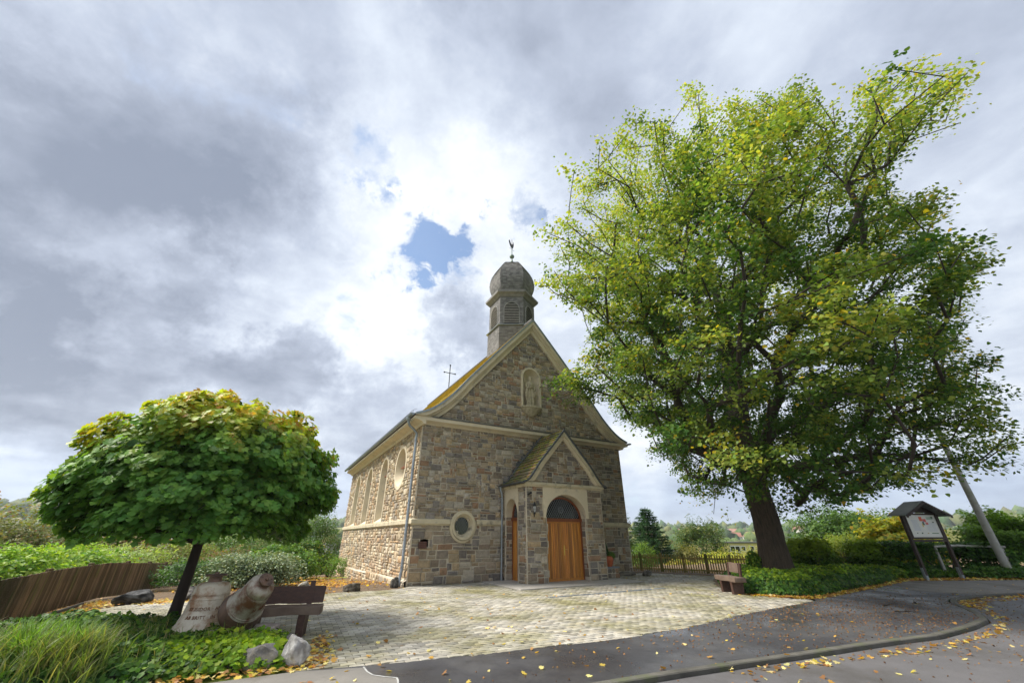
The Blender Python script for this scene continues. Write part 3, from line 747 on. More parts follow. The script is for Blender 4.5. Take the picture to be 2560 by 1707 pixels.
mb.lathe([(.075, .1), (.075, .05), (.046, 0)], 10, Matrix.Translation((3.72, -.12, 3.48)), cap=False)
autosmooth(mb.build('downpipe', M['zinc'], church))
MB().box((-.29, .5, .16), (.2, .26, .36), rz=.3, col=(.16, .15, .14), bev=.03)

# --- windows on the side (arched with splayed reveals) and the round window
def arch_outline(hw, zb, zs, n=14, rise=None):
    rise = rise or hw
    return [(-hw, zb)]+[(-hw*math.cos(math.pi*k/n), zs+rise*math.sin(math.pi*k/n)) for k in range(n+1)]+[(hw, zb)]
def circ_outline(r_, zc, n=28, ry=None): return [(r_*math.sin(2*math.pi*k/n), zc-(ry or r_)*math.cos(2*math.pi*k/n)) for k in range(n)]
def surround(outer, inner, glass, F, name, parent, m=M['render'], proud=.05, deep=.42):
    mb = MB(); rows = [[F(x, z, -.02) for x, z in outer], [F(x, z, proud) for x, z in outer], [F(x, z, proud) for x, z in inner], [F(x, z, -deep) for x, z in glass]]
    mb.loft(rows, closed=True); return autosmooth(mb.build(name, m, parent), 40)
def lattice(glass, F, depth, parent, step=.13, r_=.006, zmul=1.35):
    """diamond leading clipped to the glass outline"""
    mb = MB(); xs = [p[0] for p in glass]; zs = [p[1] for p in glass]
    x0, x1, z0, z1 = min(xs), max(xs), min(zs), max(zs); k = zmul
    for sg in (1, -1):
        c = (z0 if sg > 0 else z0)-(x1-x0)*k*2
        while c < z1+(x1-x0)*k*2:
            seg = None; pts = []
            for i in range(61):
                x = x0+(x1-x0)*i/60; z = c+sg*k*(x-x0)
                if inpoly(x, z, glass): pts.append((x, z))
            if len(pts) > 1: mb.tube([F(*pts[0], -depth), F(*pts[-1], -depth)], r_, 4, caps=False)
            c += step*2*k/1.35
    return mb.build('leading', M['lead'], parent) if mb.v else None
for c, k in WINC:
    F = lambda x, z, d, c=c: (-d, -(c+x), z)
    if k == 'w': o_, i_, g_ = arch_outline(.92, 2.24, 4.62), arch_outline(.78, 2.27, 4.62), arch_outline(.50, 2.62, 4.58)
    else: o_, i_, g_ = circ_outline(1.01, 4.52), circ_outline(.86, 4.52), circ_outline(.55, 4.55)
    w_ = surround(o_, i_, g_, F, 'window', church)
    mb = MB(); mb.prism(g_, 0, .02, lambda x, z, h: F(x, z, -.42-h)); mb.build('pane', M['glass'], w_)
    lattice(g_, F, .41, w_)
    zt = 4.55
    MB().box((.26, -c, zt), (.30, 1.05 if k == 'w' else 1.1, .05)).build('reveal_bar', M['doorframe'], w_)  # dark flat bar across the reveal, same height in every window
# round window in the front
F = lambda x, z, d: (2.05+x, -d, z)
w_ = surround(circ_outline(.50, 2.0, 32, .525), circ_outline(.42, 2.0, 32, .44), circ_outline(.295, 2.0, 32, .315), F, 'round_window', church, M['ledge'], .14, .12)
mb = MB(); mb.loft([[F(x, z, -.01) for x, z in circ_outline(.57, 1.97, 32, .60)], [F(x, z, .07) for x, z in circ_outline(.57, 1.97, 32, .60)], [F(x, z, .10) for x, z in circ_outline(.50, 1.98, 32, .53)]], closed=True)
autosmooth(mb.build('outer_ring', M['ledge'], w_))
g_ = circ_outline(.295, 2.0, 32, .315); mb = MB(); mb.prism(g_, 0, .02, lambda x, z, h: F(x, z, -.10-h)); mb.build('pane', M['glass'], w_)
lattice(g_, F, .09, w_, step=.075, r_=.005)
# vent plate
mb = MB(); mb.box((.43, -.045, 1.32), (.33, .03, .24), col=(1, 1, 1))
for i in range(4): mb.box((.43, -.065, 1.235+i*.055), (.29, .02, .022), col=(2.2, 2, 2))
mb.build('vent_plate', M['rust'], church)

# --- porch woodwork and arches
def panel_arch(cx, hw, zs, rise, x0, x1, z1, F, name, d_out, d_in, n=24):
    arc = [(cx-hw*math.cos(math.pi*k/n), zs+rise*math.sin(math.pi*k/n)) for k in range(n+1)]
    def proj(x, z):
        dx, dz = x-cx, z-zs
        t = 1e9
        if dx > 1e-6: t = min(t, (x1-cx)/dx)
        if dx < -1e-6: t = min(t, (x0-cx)/dx)
        if dz > 1e-6: t = min(t, (z1-zs)/dz)
        return cx+dx*t, zs+dz*t
    rect = [proj(x, z) for x, z in arc]
    # keep the square corners
    for j in range(1, n):
        if rect[j][1] < z1-1e-6 and rect[j+1][1] >= z1-1e-6: rect[j] = (x0, z1) if rect[j][0] < cx else rect[j]
    for j in range(n-1, 0, -1):
        if rect[j][1] < z1-1e-6 and rect[j-1][1] >= z1-1e-6: rect[j] = (x1, z1)
    lip = [(cx-(hw+.001)*math.cos(math.pi*k/n), zs+(rise+.001)*math.sin(math.pi*k/n)) for k in range(n+1)]
    mb = MB(); mb.loft([[F(x, z, d_out-.05) for x, z in rect], [F(x, z, d_out) for x, z in rect], [F(x, z, d_out) for x, z in arc], [F(x, z, d_in) for x, z in arc]])
    return autosmooth(mb.build(name, M['render'], church, fix=False), 35), arc
F = lambda x, z, d: (x, -d, z)
_, arcF = panel_arch(PC, 1.04, 2.28, .92, 4.76, 7.08, 3.44, F, 'arch_panel', PD+.045, 1.46)
G = lambda x, z, d: (PC-PHW-d, -x, z)
_, arcS = panel_arch(.68, .53, 2.34, .70, .0, 1.25, 3.44, G, 'arch_panel', .045, -.36)
def door(cx, hw, zt, rise, F, dd, name, nleaf, handle):
    dz = empty(name, (0, 0, 0)); dz.parent = church
    # frame
    mb = MB(); n = 24
    o_ = [(cx-hw, 0)]+[(cx-hw*math.cos(math.pi*k/n), zt+.06+rise*math.sin(math.pi*k/n)) for k in range(n+1)]+[(cx+hw, 0)]
    i_ = [(cx-hw+.07, 0)]+[(cx-(hw-.07)*math.cos(math.pi*k/n), zt+.06+(rise-.07)*math.sin(math.pi*k/n)) for k in range(n+1)]+[(cx+hw-.07, 0)]
    mb.loft([[F(x, z, dd-.06) for x, z in o_], [F(x, z, dd+.03) for x, z in o_], [F(x, z, dd+.03) for x, z in i_], [F(x, z, dd-.05) for x, z in i_]])
    mb.build('frame', M['doorframe'], dz, fix=False)
    mb = MB(); mb.prism([(cx-hw-.0, zt-.03), (cx+hw+.0, zt-.03), (cx+hw, zt+.09), (cx-hw, zt+.09)], dd-.04, dd+.07, F)
    mb.prism([(cx-hw-.0, zt+.06), (cx+hw+.0, zt+.06), (cx+hw, zt+.085), (cx-hw, zt+.085)], dd+.07, dd+.09, F)
    mb.build('transom', M['doorframe'], dz)
    g_ = [(cx-(hw-.06)*math.cos(math.pi*k/n), zt+.08+(rise-.08)*math.sin(math.pi*k/n)) for k in range(n+1)]
    mb = MB(); mb.prism(g_, dd-.05, dd-.03, F); mb.build('fanlight_pane', M['glass'], dz)
    lattice(g_, lambda x, z, d: F(x, z, dd-.02-d), 0, dz, step=.075, r_=.006, zmul=1.5)
    if nleaf == 2:
        mb = MB(); zc = zt+.42
        for r_ in (.13, .10): mb.tube([F(cx+r_*math.cos(a), zc+r_*math.sin(a), dd-.015) for a in np.linspace(0, 2*math.pi, 21)], .007, 4, caps=False)
        mb.tube([F(cx, zc-.10, dd-.015), F(cx, zc+.10, dd-.015)], .006, 4); mb.tube([F(cx-.10, zc, dd-.015), F(cx+.10, zc, dd-.015)], .006, 4)
        mb.build('ornament', M['lead'], dz)
    # leaves
    W_ = hw-.07
    rnd = random.Random(5)
    for lf in range(nleaf):
        a0 = cx-W_+lf*2*W_/nleaf+.006; a1 = cx-W_+(lf+1)*2*W_/nleaf-.006
        mb = MB()
        mb.prism([(a0, .03), (a1, .03), (a1, zt-.03), (a0, zt-.03)], dd-.05, dd-.015, F)
        for (p, q, r_, s_) in ((a0, a0+.045, .03, zt-.035), (a1-.045, a1, .03, zt-.035), (a0+.046, a1-.046, .03, .12), (a0+.046, a1-.046, zt-.09, zt-.035)):
            mb.prism([(p, r_), (q, r_), (q, s_), (p, s_)], dd-.012, dd+.018, F)
        mb.build('leaf_frame', M['doorwood'], dz)
        npk = max(3, round((a1-a0-.09)/.084)); pw = (a1-a0-.09)/npk
        for k in range(npk):
            x0 = a0+.045+k*pw; x1 = x0+pw; v = rnd.uniform(.62, 1.25)
            mb = MB(); g = .004; b = .009
            rows = [[F(x0+g, z, dd-.012), F(x0+g, z, dd-.002), F(x0+g+b, z, dd+.008), F(x1-g-b, z, dd+.008), F(x1-g, z, dd-.002), F(x1-g, z, dd-.012)] for z in (.122, zt-.092)]
            mb.loft(rows, closed=True, col=(v, v*rnd.uniform(.93, 1.04), v)); mb.build('plank', M['doorwood'], dz)
    if handle:
        x = cx+.05
        mb = MB(); mb.prism([(x-.02, .92), (x+.02, .92), (x+.025, .98), (x+.025, 1.20), (x+.015, 1.28), (x, 1.31), (x-.015, 1.28), (x-.025, 1.20), (x-.025, .98)], dd+.018, dd+.026, F)
        mb.tube([F(x, 1.13, dd+.02), F(x, 1.13, dd+.075), F(x+.06, 1.135, dd+.08), F(x+.12, 1.12, dd+.075)], .011, 8)
        autosmooth(mb.build('handle', M['brass'], dz))
    return dz
door(PC, 1.03, 2.20, .87, F, 1.50, 'door', 2, True)
door(.68, .525, 2.24, .70, G, -.32, 'side_door', 1, False)
# porch interior blocker, ceiling and cornice
mb = MB(); mb.box((PC+.2, -.75, 1.75), (3.0, 1.3, 3.4)); mb.build('porch_core', M['mortar'], church)
pcp = [(-.02, 3.44), (.05, 3.44), (.09, 3.49), (.14, 3.52), (.14, 3.60), (.10, 3.63), (-.02, 3.65)]
moulding(pcp, [(PC-PHW, 0, -1, 0), (PC-PHW, -PD, -1, -1), (PC+PHW, -PD, 1, -1), (PC+PHW, 0, 1, 0)], 'porch_cornice', M['ledge'])
verge(PO, PC, PD-.02, PD+.20, .04, .15, 'porch_verge_fascia', M['ledge'], 3.63)
verge(PO, PC, PD-.02, PD+.11, .15, .27, 'porch_verge_board', M['render'], 3.64)
verge(PO, PC, PD+.14, PD+.235, -.03, .045, 'porch_verge_flashing', M['darkzinc'])
pr = roof_deck(PO, PC, -PD-.15, 0.02, M['slate'], 'porch_roof')
def mossy(rnd, r_, c_):
    if c_ > 9: k = rnd.uniform(.7, 1.0); return (k*.6, k*.6, k*.62)
    k = rnd.uniform(.75, 1.2); return rnd.choice([(k*2.1, k*1.7, k*1.0), (k*1.4, k*1.4, k*.9), (k*2.7, k*1.6, k*.9), (k*1.6, k*1.8, k*.6)])
roof_sheet(PO, PC, -PD-.17, -.05, ('slate', 'slates'), M['slate'], course=.195, w=.205, th=.05, lip=.07, off=.018, parent=pr, individual=300, colf=mossy, sides=(-1, 1), seed=11)
# moss cushions riding on the lower edges of the slates
def tri_blob(n, seed):
    r0 = random.Random(seed); return [(r0.uniform(-1, 1), r0.uniform(-1, 1)) for _ in range(n)]
mb = MB(); C = curve_pts(PO, 40); rnd = random.Random(2)
S = [0.0]
for a_, b_ in zip(C, C[1:]): S.append(S[-1]+(b_-a_).length)
for k in range(2600):
    row = rnd.randrange(0, int(S[-1]/.155)+1); s_ = min(S[-1]-.02, row*.155+rnd.uniform(.0, .05)); i = max(j for j in range(len(S)) if S[j] <= s_); i = min(i, len(C)-2)
    p = C[i].lerp(C[i+1], (s_-S[i])/(S[i+1]-S[i])); y = rnd.uniform(-PD-.15, -.42 if rnd.random() < .93 else -.1)
    if mn.noise((y*1.5, row*.35, 3)) < rnd.uniform(-.45, .25): continue
    t_ = (C[i+1]-C[i]).normalized(); n_ = Vector((t_.y, -t_.x)); n_ = n_ if n_.y > 0 else -n_
    r_ = rnd.uniform(.02, .055); h = r_*.55; cx_, cz_ = p.x+n_.x*.03, p.y+n_.y*.03
    m_ = 6; vs = [(PC-(cx_+t_.x*r_*.8*math.sin(a)+0), y+r_*1.4*math.cos(a), cz_+t_.y*r_*.8*math.sin(a)) for a in (2*math.pi*q/m_ for q in range(m_))]
    vs.append((PC-(cx_+n_.x*h), y, cz_+n_.y*h)); kk = rnd.uniform(.6, 1.5)
    mb.add(vs, [(q, (q+1) % m_, m_) for q in range(m_)], (kk, kk*rnd.uniform(.85, 1.1), kk))
mb.build('roof_moss', M['moss'], church, kind='stuff', smooth=True)
# stepped flashing where the porch roof meets the wall
mb = MB()
for a_, b_ in zip(C, C[1:]):
    mb.add([(PC-a_.x, -.02, a_.y+.03), (PC-b_.x, -.02, b_.y+.03), (PC-b_.x, -.02, b_.y+.22), (PC-a_.x, -.02, a_.y+.22)], [(0, 1, 2, 3)])
    mb.add([(PC-a_.x-.02, -.02, a_.y+.055), (PC-b_.x-.02, -.02, b_.y+.055), (PC-b_.x-.02, -.28, b_.y+.055), (PC-a_.x-.02, -.28, a_.y+.055)], [(0, 1, 2, 3)])
mb.tube([(PC-p.x-.03, -.30, p.y+.08) for p in C], .018, 6)
mb.build('roof_flashing', M['darkzinc'], church)
for sx in (PC-2.22, PC+2.22):
    mb = MB(); mb.lathe([(.06, 0), (.06, 2.02)], 8, Matrix.Translation((sx, -PD-.15, 3.60)) @ Matrix.Rotation(-math.pi/2, 4, 'X'), a0=0, a1=math.pi, cap=False)
    mb.tube([(sx-.055, -PD-.15, 3.60), (sx-.055, 0, 3.60)], .01, 5); mb.tube([(sx+.055, -PD-.15, 3.60), (sx+.055, 0, 3.60)], .01, 5)
    mb.build('porch_gutter', M['darkzinc'], church)
# --- niche
F = lambda x, z, d: (5.45+x, -d, z)
o_ = arch_outline(.60, 7.42, 9.02, 16); i_ = arch_outline(.50, 7.45, 9.02, 16)
mb = MB(); mb.loft([[F(x, z, -.02) for x, z in o_], [F(x, z, .10) for x, z in o_], [F(x, z, .11) for x, z in i_]])
for t0 in range(8):
    f0, f1 = t0/8, (t0+1)/8
    row = []
    rows = []
    for f in (f0, f1):
        a = f*math.pi/2; k = math.cos(a); dep = .11-.52*math.sin(a)
        rows.append([F(x*k, (z if z < 9.02 else 9.02+(z-9.02)*k), dep) for x, z in i_])
    mb.loft(rows)
niche_o = mb.build('niche', M['render'], church, fix=False); autosmooth(niche_o, 50)
mb = MB(); mb.lathe([(.62, 7.46), (.62, 7.38), (.56, 7.36), (.50, 7.28), (.34, 7.10), (.20, 6.98), (.05, 6.95)], 24, Matrix.Translation((5.45, 0, 0)) @ Matrix.Diagonal((1, .62, 1, 1)), a0=math.pi, a1=2*math.pi, cap=False)
mb.prism([(-.5, -.5), (.5, -.5), (.6, .12), (-.6, .12)][::-1], 7.42, 7.46, lambda x, y, h: (5.45+x*1.0, -.02-(y*.55+.03) if y > 0 else .45, h))
mb.add([(5.45+.62*math.cos(a), .62*.62*math.sin(a), 7.461) for a in np.linspace(math.pi, 2*math.pi, 17)]+[(5.95, .45, 7.461), (4.95, .45, 7.461)], [tuple(range(19))])
autosmooth(mb.build('corbel', M['statue'], church), 35)

# --- ridge turret: six sided, louvred bell stage and onion dome
TX, TY = GC, 2.05; HR = R(-30-29.3+29.3)
def hexr(r_, z, rot=R(30)+R(30)): return [(TX+r_*math.cos(rot+k*math.pi/3), TY+r_*math.sin(rot+k*math.pi/3), z) for k in range(6)]
HROT = R(180-29.3-29.3) 
# vertices sit left/right of the line of sight: world azimuth of a vertex = 90.7 -> local angle
VROT = R(-.7-29.3)
def hx(r_, z): return hexr(r_, z, VROT)
turret = empty('turret', (0, 0, 0)); turret.parent = church
body = MB(); body.loft([hx(1.44, 10.3), hx(1.44, 12.56), hx(1.36, 12.6), hx(1.36, 14.62)], closed=True); body.build('turret_core', M['shingle'], turret)
mb = MB(); mb.loft([hx(1.45, 12.56), hx(1.58, 12.57), hx(1.585, 12.60), hx(1.40, 12.69), hx(1.36, 12.69)], closed=True); mb.build('sill', M['zinc'], turret)
mb = MB(); mb.loft([hx(1.40, 14.58), hx(1.46, 14.64), hx(1.50, 14.70), hx(1.66, 14.79), hx(1.68, 14.92), hx(1.62, 14.96), hx(1.35, 15.04), hx(1.16, 15.09), hx(1.00, 15.13)], closed=True); mb.build('turret_cornice', M['shingle'], turret)
def hexcourses(prof, hgt, name, skip=None, w=.18, seed=1, tk=.030):
    rnd = random.Random(seed); mb = MB(); S = [0.0]
    for (r0, z0), (r1, z1) in zip(prof, prof[1:]): S.append(S[-1]+math.hypot(r1-r0, z1-z0))
    def at(s):
        s = min(max(s, 0), S[-1]); i = min(max(k for k in range(len(S)) if S[k] <= s+1e-9), len(prof)-2); t = (s-S[i])/(S[i+1]-S[i])
        return prof[i][0]+(prof[i+1][0]-prof[i][0])*t, prof[i][1]+(prof[i+1][1]-prof[i][1])*t
    n_ = int(S[-1]/hgt)
    for r_ in range(n_):
        ra, za = at(r_*hgt); rb, zb = at((r_+1.12)*hgt); dr, dz = rb-ra, zb-za; l_ = math.hypot(dr, dz) or 1; on, oz = dz/l_, -dr/l_
        A = hexr(ra+on*tk, za+oz*tk, VROT); A0 = hexr(ra, za, VROT); B = hexr(rb+on*.002, zb+oz*.002, VROT)
        for k in range(6):
            a0, a1, b0, b1, c0, c1 = [Vector(q) for q in (A[k], A[(k+1) % 6], B[k], B[(k+1) % 6], A0[k], A0[(k+1) % 6])]
            L_ = (a1-a0).length; m_ = max(1, round(L_/w)); off_ = (r_ % 2)*.5
            for j in range(m_+1):
                t0 = max(0, (j-off_)/m_); t1 = min(1, (j+1-off_)/m_)
                if t1-t0 < .02: continue
                mid = a0.lerp(a1, (t0+t1)/2)
                if skip and skip((t0+t1)/2*L_-L_/2, za+hgt*.4): continue
                v = rnd.uniform(.62, 1.2); j_ = rnd.uniform(-.007, .007); e = .002/L_
                q = [a0.lerp(a1, t0+e)+Z*j_, a0.lerp(a1, t1-e)+Z*j_, b0.lerp(b1, t1-e), b0.lerp(b1, t0+e), c0.lerp(c1, t0+e)+Z*j_, c0.lerp(c1, t1-e)+Z*j_]
                mb.add(q, [(0, 1, 2, 3), (4, 5, 1, 0)], (v, v, v))
    return mb.build(name, M['shingle'], turret, kind='stuff', fix=False)
LZ0, LZS, LHW = 12.74, 13.74, .43
lou = lambda x, z: abs(x) < LHW+.05 and z < LZS or math.hypot(x, z-LZS) < LHW+.05
hexcourses([(1.46, 10.4), (1.455, 12.56)], .10, 'shingles', seed=1)
hexcourses([(1.375, 12.69), (1.375, 14.56)], .094, 'shingles', skip=lou, seed=2)
dome = [(.98, 15.1), (1.14, 15.22), (1.30, 15.46), (1.405, 15.78), (1.445, 16.10), (1.42, 16.42), (1.33, 16.76), (1.18, 17.06), (1.00, 17.34), (.82, 17.56), (.62, 17.66), (.38, 17.74), (.18, 17.84), (.09, 18.0), (.06, 18.22)]
mb = MB(); mb.loft([hx(r_-.012, z) for r_, z in dome], closed=True); mb.build('dome', M['shingle'], turret)
hexcourses(dome[:-2], .115, 'dome_shingles', seed=3)
for k in range(6):   # louvred openings
    a = VROT+(k+.5)*math.pi/3; ap = 1.375*math.cos(math.pi/6)
    cx, cy = TX+ap*math.cos(a), TY+ap*math.sin(a); tx, ty = -math.sin(a), math.cos(a); nx_, ny_ = math.cos(a), math.sin(a)
    F = lambda x, z, d: (cx+tx*x+nx_*d, cy+ty*x+ny_*d, z)
    g_ = arch_outline(LHW, LZ0, LZS, 12); h_ = arch_outline(LHW+.035, LZ0-.01, LZS, 12)
    mb = MB(); mb.prism(g_, -.012, -.006+.02, F, col=(.06, .06, .06)); lo = mb.build('louvre', M['shingle'], turret)
    mb = MB(); mb.loft([[F(x, z, .0) for x, z in h_], [F(x, z, .06) for x, z in h_], [F(x, z, .06) for x, z in g_], [F(x, z, .0) for x, z in g_]], col=(1.6, 1.65, 1.6)); mb.build('louvre_frame', M['shingle'], lo, fix=False) if False else mb.build('frame', M['shingle'], turret, fix=False)
    z = LZ0+.05
    while z < LZS+LHW-.05:
        hw = LHW if z < LZS else math.sqrt(max(0, LHW**2-(z-LZS)**2))
        q = [F(-hw+.01, z+.045, .016), F(hw-.01, z+.045, .016), F(hw-.01, z, .062), F(-hw+.01, z, .062)]
        q2 = [(x_, y_, z_-.014) for x_, y_, z_ in q]
        mb = MB(); mb.add(q+q2, [(0, 1, 2, 3), (7, 6, 5, 4), (3, 2, 6, 7), (0, 3, 7, 4), (1, 5, 6, 2)], (2.3, 2.25, 2.0)); mb.build('slat', M['shingle'], turret, fix=False)
        z += .112
mb = MB(); T_ = Matrix.Translation((TX, TY, 0))
mb.lathe([(.10, 18.12), (.05, 18.3), (.035, 18.42), (.06, 18.44), (.14, 18.50), (.165, 18.58), (.14, 18.67), (.05, 18.74), (.028, 18.8)], 16, T_)
mb.lathe([(.032, 18.78), (.026, 19.55)], 8, T_); autosmooth(mb.build('finial', M['verdigris'], turret), 50)
mb = MB(); ck = [(-.20, .0), (-.10, -.10), (.02, -.12), (.12, -.06), (.17, .08), (.20, .22), (.16, .32), (.20, .36), (.12, .38), (.10, .30), (.06, .18), (-.02, .12), (-.12, .16), (-.22, .30), (-.30, .36), (-.34, .26), (-.28, .12)]
ca_ = math.cos(R(22)); sa_ = math.sin(R(22))
mb.prism(ck, -.012, .012, lambda x, y, h: (TX+x*ca_-h*sa_, TY+x*sa_+h*ca_, 19.45+y*1.25)); mb.tube([(TX-.0, TY, 19.2), (TX, TY, 20.05)], .024, 6)
mb.tube([(TX-.26*ca_, TY-.26*sa_, 19.22), (TX+.26*ca_, TY+.26*sa_, 19.22)], .010, 5)
mb.build('weathercock', M['iron'], turret)
# rear ridge cross
mb = MB(); cy_ = 12.7; zc = 13.85
mb.tube([(GC, cy_, 12.4), (GC, cy_, 14.55)], .035, 6); mb.tube([(GC-.48, cy_, zc), (GC+.48, cy_, zc)], .032, 6)
for p in ((GC-.48, zc), (GC+.48, zc), (GC, 14.55)): mb.box((p[0], cy_, p[1]), (.11, .05, .11))
mb.build('roof_cross', M['iron'], church)
# ------------------------------------------------------------------ statue, lamp, ledge, planter
def churchpt(s, d, z=0): return (P0[0]+s*UX[0]+d*UN[0], P0[1]+s*UX[1]+d*UN[1], z)
def remeshed(mb, name, voxel, m, parent=None, loc=None, rz=None, smooth=True, scale=1.0):
    o = mesh_obj('tmp', mb.v, mb.f, m); bm = bmesh.new(); bm.from_mesh(o.data); bmesh.ops.recalc_face_normals(bm, faces=bm.faces); bm.to_mesh(o.data); bm.free()
    md = o.modifiers.new('r', 'REMESH'); md.mode = 'VOXEL'; md.voxel_size = voxel
    ms = o.modifiers.new('s', 'SMOOTH'); ms.factor = .5; ms.iterations = 2
    dg = bpy.context.evaluated_depsgraph_get(); dg.update(); ev = o.evaluated_get(dg).to_mesh()
    v = np.empty(len(ev.vertices)*3, dtype=np.float32); ev.vertices.foreach_get('co', v)
    fs = [tuple(p.vertices) for p in ev.polygons]; o.evaluated_get(dg).to_mesh_clear(); bpy.data.objects.remove(o)
    return mesh_obj(name, v.reshape(-1, 3), fs, m, parent, smooth=smooth, loc=loc, rz=rz)
mb = MB(); nA = 40; rows = []
for z, rx, ry, fold in [(0, .26, .19, .0), (.06, .27, .20, .0), (.065, .205, .16, .03), (.25, .20, .155, .045), (.50, .195, .15, .045), (.72, .20, .15, .035), (.88, .205, .155, .025), (1.0, .175, .135, .02), (1.12, .19, .14, .012), (1.26, .205, .135, .008), (1.36, .17, .115, .0), (1.41, .08, .075, 0), (1.46, .06, .06, 0)]:
    rows.append([((rx+fold*math.cos(7*a+z*3)+fold*.5*math.sin(11*a))*math.cos(a), (ry+fold*math.cos(7*a+z*3))*math.sin(a), z) for a in (2*math.pi*k/nA for k in range(nA))])
mb.loft(rows, closed=True); mb.f.append(tuple(range(nA))); mb.f.append(tuple(range(len(mb.v)-nA, len(mb.v))))
mb.lathe([(.01, -.13), (.06, -.12), (.085, -.05), (.09, .02), (.088, .07), (.07, .11), (.01, .135)], 16, Matrix.Translation((.0, -.02, 1.56)) @ Matrix.Rotation(.15, 4, 'X'))
mb.tube([(0, -.10, 1.57), (0, -.125, 1.545), (0, -.10, 1.535)], [.015, .018, .015], 6)      # nose
mb.tube([(0, -.06, 1.50), (0, -.10, 1.45), (0, -.10, 1.36)], [.065, .06, .02], 8)           # beard
mb.tube([(-.19, 0, 1.32), (-.25, -.03, 1.10), (-.20, -.13, .98), (-.05, -.18, 1.04), (.0, -.19, 1.07)], [.062, .06, .052, .04, .035], 10)
mb.tube([(.19, 0, 1.32), (.25, -.02, 1.12), (.23, -.12, .93), (.14, -.18, .90)], [.062, .06, .05, .038], 10)
mb.box((-.02, -.20, 1.10), (.16, .06, .20), rz=.1)                                           # book held at the chest
mb.tube([(.20, -.12, .92), (.26, -.08, .62), (.24, -.05, .42)], [.06, .075, .03], 8)          # cloak falls
mb.tube([(-.22, -.08, .98), (-.27, -.05, .66), (-.22, -.04, .35)], [.06, .08, .03], 8)
mb.tube([(.05, -.15, .86), (.14, -.16, .62), (.19, -.12, .50)], [.05, .06, .02], 8)
st = remeshed(mb, 'statue', .014, M['statue'], loc=churchpt(5.42, .02, 7.47), rz=CH_RZ)
st.scale = (1, 1, .98)
tag(st, 'weathered stone statue of a bearded robed saint holding a book in the gable niche', 'statue')
# wall lantern
la = empty('wall_lantern', churchpt(3.98+.34, 1.92, 2.45), CH_RZ, 'small black wall lantern with clear glass beside the arched porch entrance', 'wall lamp')
la.scale = (.82, .82, .82)
mb = MB(); mb.box((0, .03, .10), (.05, .12, .05)); mb.lathe([(.03, -.05), (.055, 0), (.055, .03), (.03, .04)], 6); mb.lathe([(.10, .30), (.085, .33), (.05, .42), (.015, .48), (.02, .50), (.0, .53)], 6)
mb.box((0, .05, .0), (.035, .04, .36)); mb.build('bracket', M['iron'], la)
mb = MB(); mb.lathe([(.05, .04), (.075, .30)], 6, cap=False); mb.build('lamp_glass', mat('lamp_glass', (.55, .56, .54), rough=.15, bump=0), la)
mb = MB()
for k in range(6): a = k*math.pi/3; mb.tube([(.052*math.cos(a), .052*math.sin(a), .04), (.078*math.cos(a), .078*math.sin(a), .30)], .007, 4)
mb.tube([(.066*math.cos(a), .066*math.sin(a), .17) for a in np.linspace(0, 2*math.pi, 7)], .005, 4); mb.build('cage', M['iron'], la)
# floodlight sensor on the pier
mb = MB(); mb.box((0, 0, 0), (.20, .07, .07), M=Matrix.Translation((0, 0, 0)) @ Matrix.Rotation(-.5, 4, 'Y'), bev=.01); mb.box((0, .05, -.0), (.04, .08, .04))
tag(mb.build('spotlight', M['iron'], loc=churchpt(3.98+.10, 1.96, 3.16), rz=CH_RZ), 'small dark spotlight fixed high on the porch corner pier under the cornice', 'spotlight')
# stone ledge
lg = empty('stone_ledge', churchpt(8.48, 1.28, 0), CH_RZ, 'low rubble ledge with a grey slab top beside the porch, carrying the plant pot', 'ledge')
MB().box((0, .05, .415), (.88, .50, .06), bev=.008).build('slab', mat('ledge_slab', (.25, .27, .29), rough=.6), lg)
mb = MB(); mb.box((0, .05, .19), (.74, .40, .38)); mb.build('mortar_core', M['mortar'], lg)
rnd = random.Random(4)
for zz, hh in ((.0, .20), (.205, .17)):
    x = -.40
    while x < .38:
        w = min(rnd.uniform(.15, .28), .40-x); k = rnd.uniform(.7, 1.3)
        b_ = MB(); b_.box((x+w/2, -.13, zz+hh/2), (w-.02, .10, hh-.02), bev=.028, col=tuple(q*k for q in rnd.choice(PAL[:1]+PAL[3:8]))); b_.build('stone', M['stone'], lg); x += w
for k in range(2): MB().box((-.385, .05, .10+k*.19), (.08, .36, .17), bev=.025, col=(.2, .19, .18)).build('stone', M['stone'], lg)
# ------------------------------------------------------------------ leaves toolkit
def Tm(v, f): return np.array(v, dtype=np.float32), np.array(f, dtype=np.int32)
LINDEN = Tm([(0, 0, 0), (-.40, .10, .05), (-.42, .50, .08), (0, 1, -.06), (.42, .50, .08), (.40, .10, .05)], [(0, 3, 2), (0, 2, 1), (0, 4, 3), (0, 5, 4)])
DIAM = Tm([(0, 0, 0), (-.36, .45, .07), (0, 1, 0), (.36, .45, .07)], [(0, 2, 1), (0, 3, 2)])
LAUREL = Tm([(0, 0, 0), (-.20, .35, .04), (-.16, .75, .03), (0, 1, -.04), (.16, .75, .03), (.20, .35, .04)], [(0, 3, 2), (0, 2, 1), (0, 4, 3), (0, 5, 4)])
_ml = [(0, 0), (.30, -.12), (.36, .10), (.62, .22), (.40, .38), (.50, .66), (.22, .56), (0, 1.0), (-.22, .56), (-.50, .66), (-.40, .38), (-.62, .22), (-.36, .10), (-.30, -.12)]
MAPLE = Tm([(x, y, .10*abs(x)-.10*y*y) for x, y in _ml]+[(0, .34, -.03)], [(14, k, (k+1) % 14) for k in range(14)])
_m2 = [(0, 0), (.34, -.12), (.66, .22), (.26, .30), (.54, .70), (0, 1.05), (-.54, .70), (-.26, .30), (-.66, .22), (-.34, -.12)]
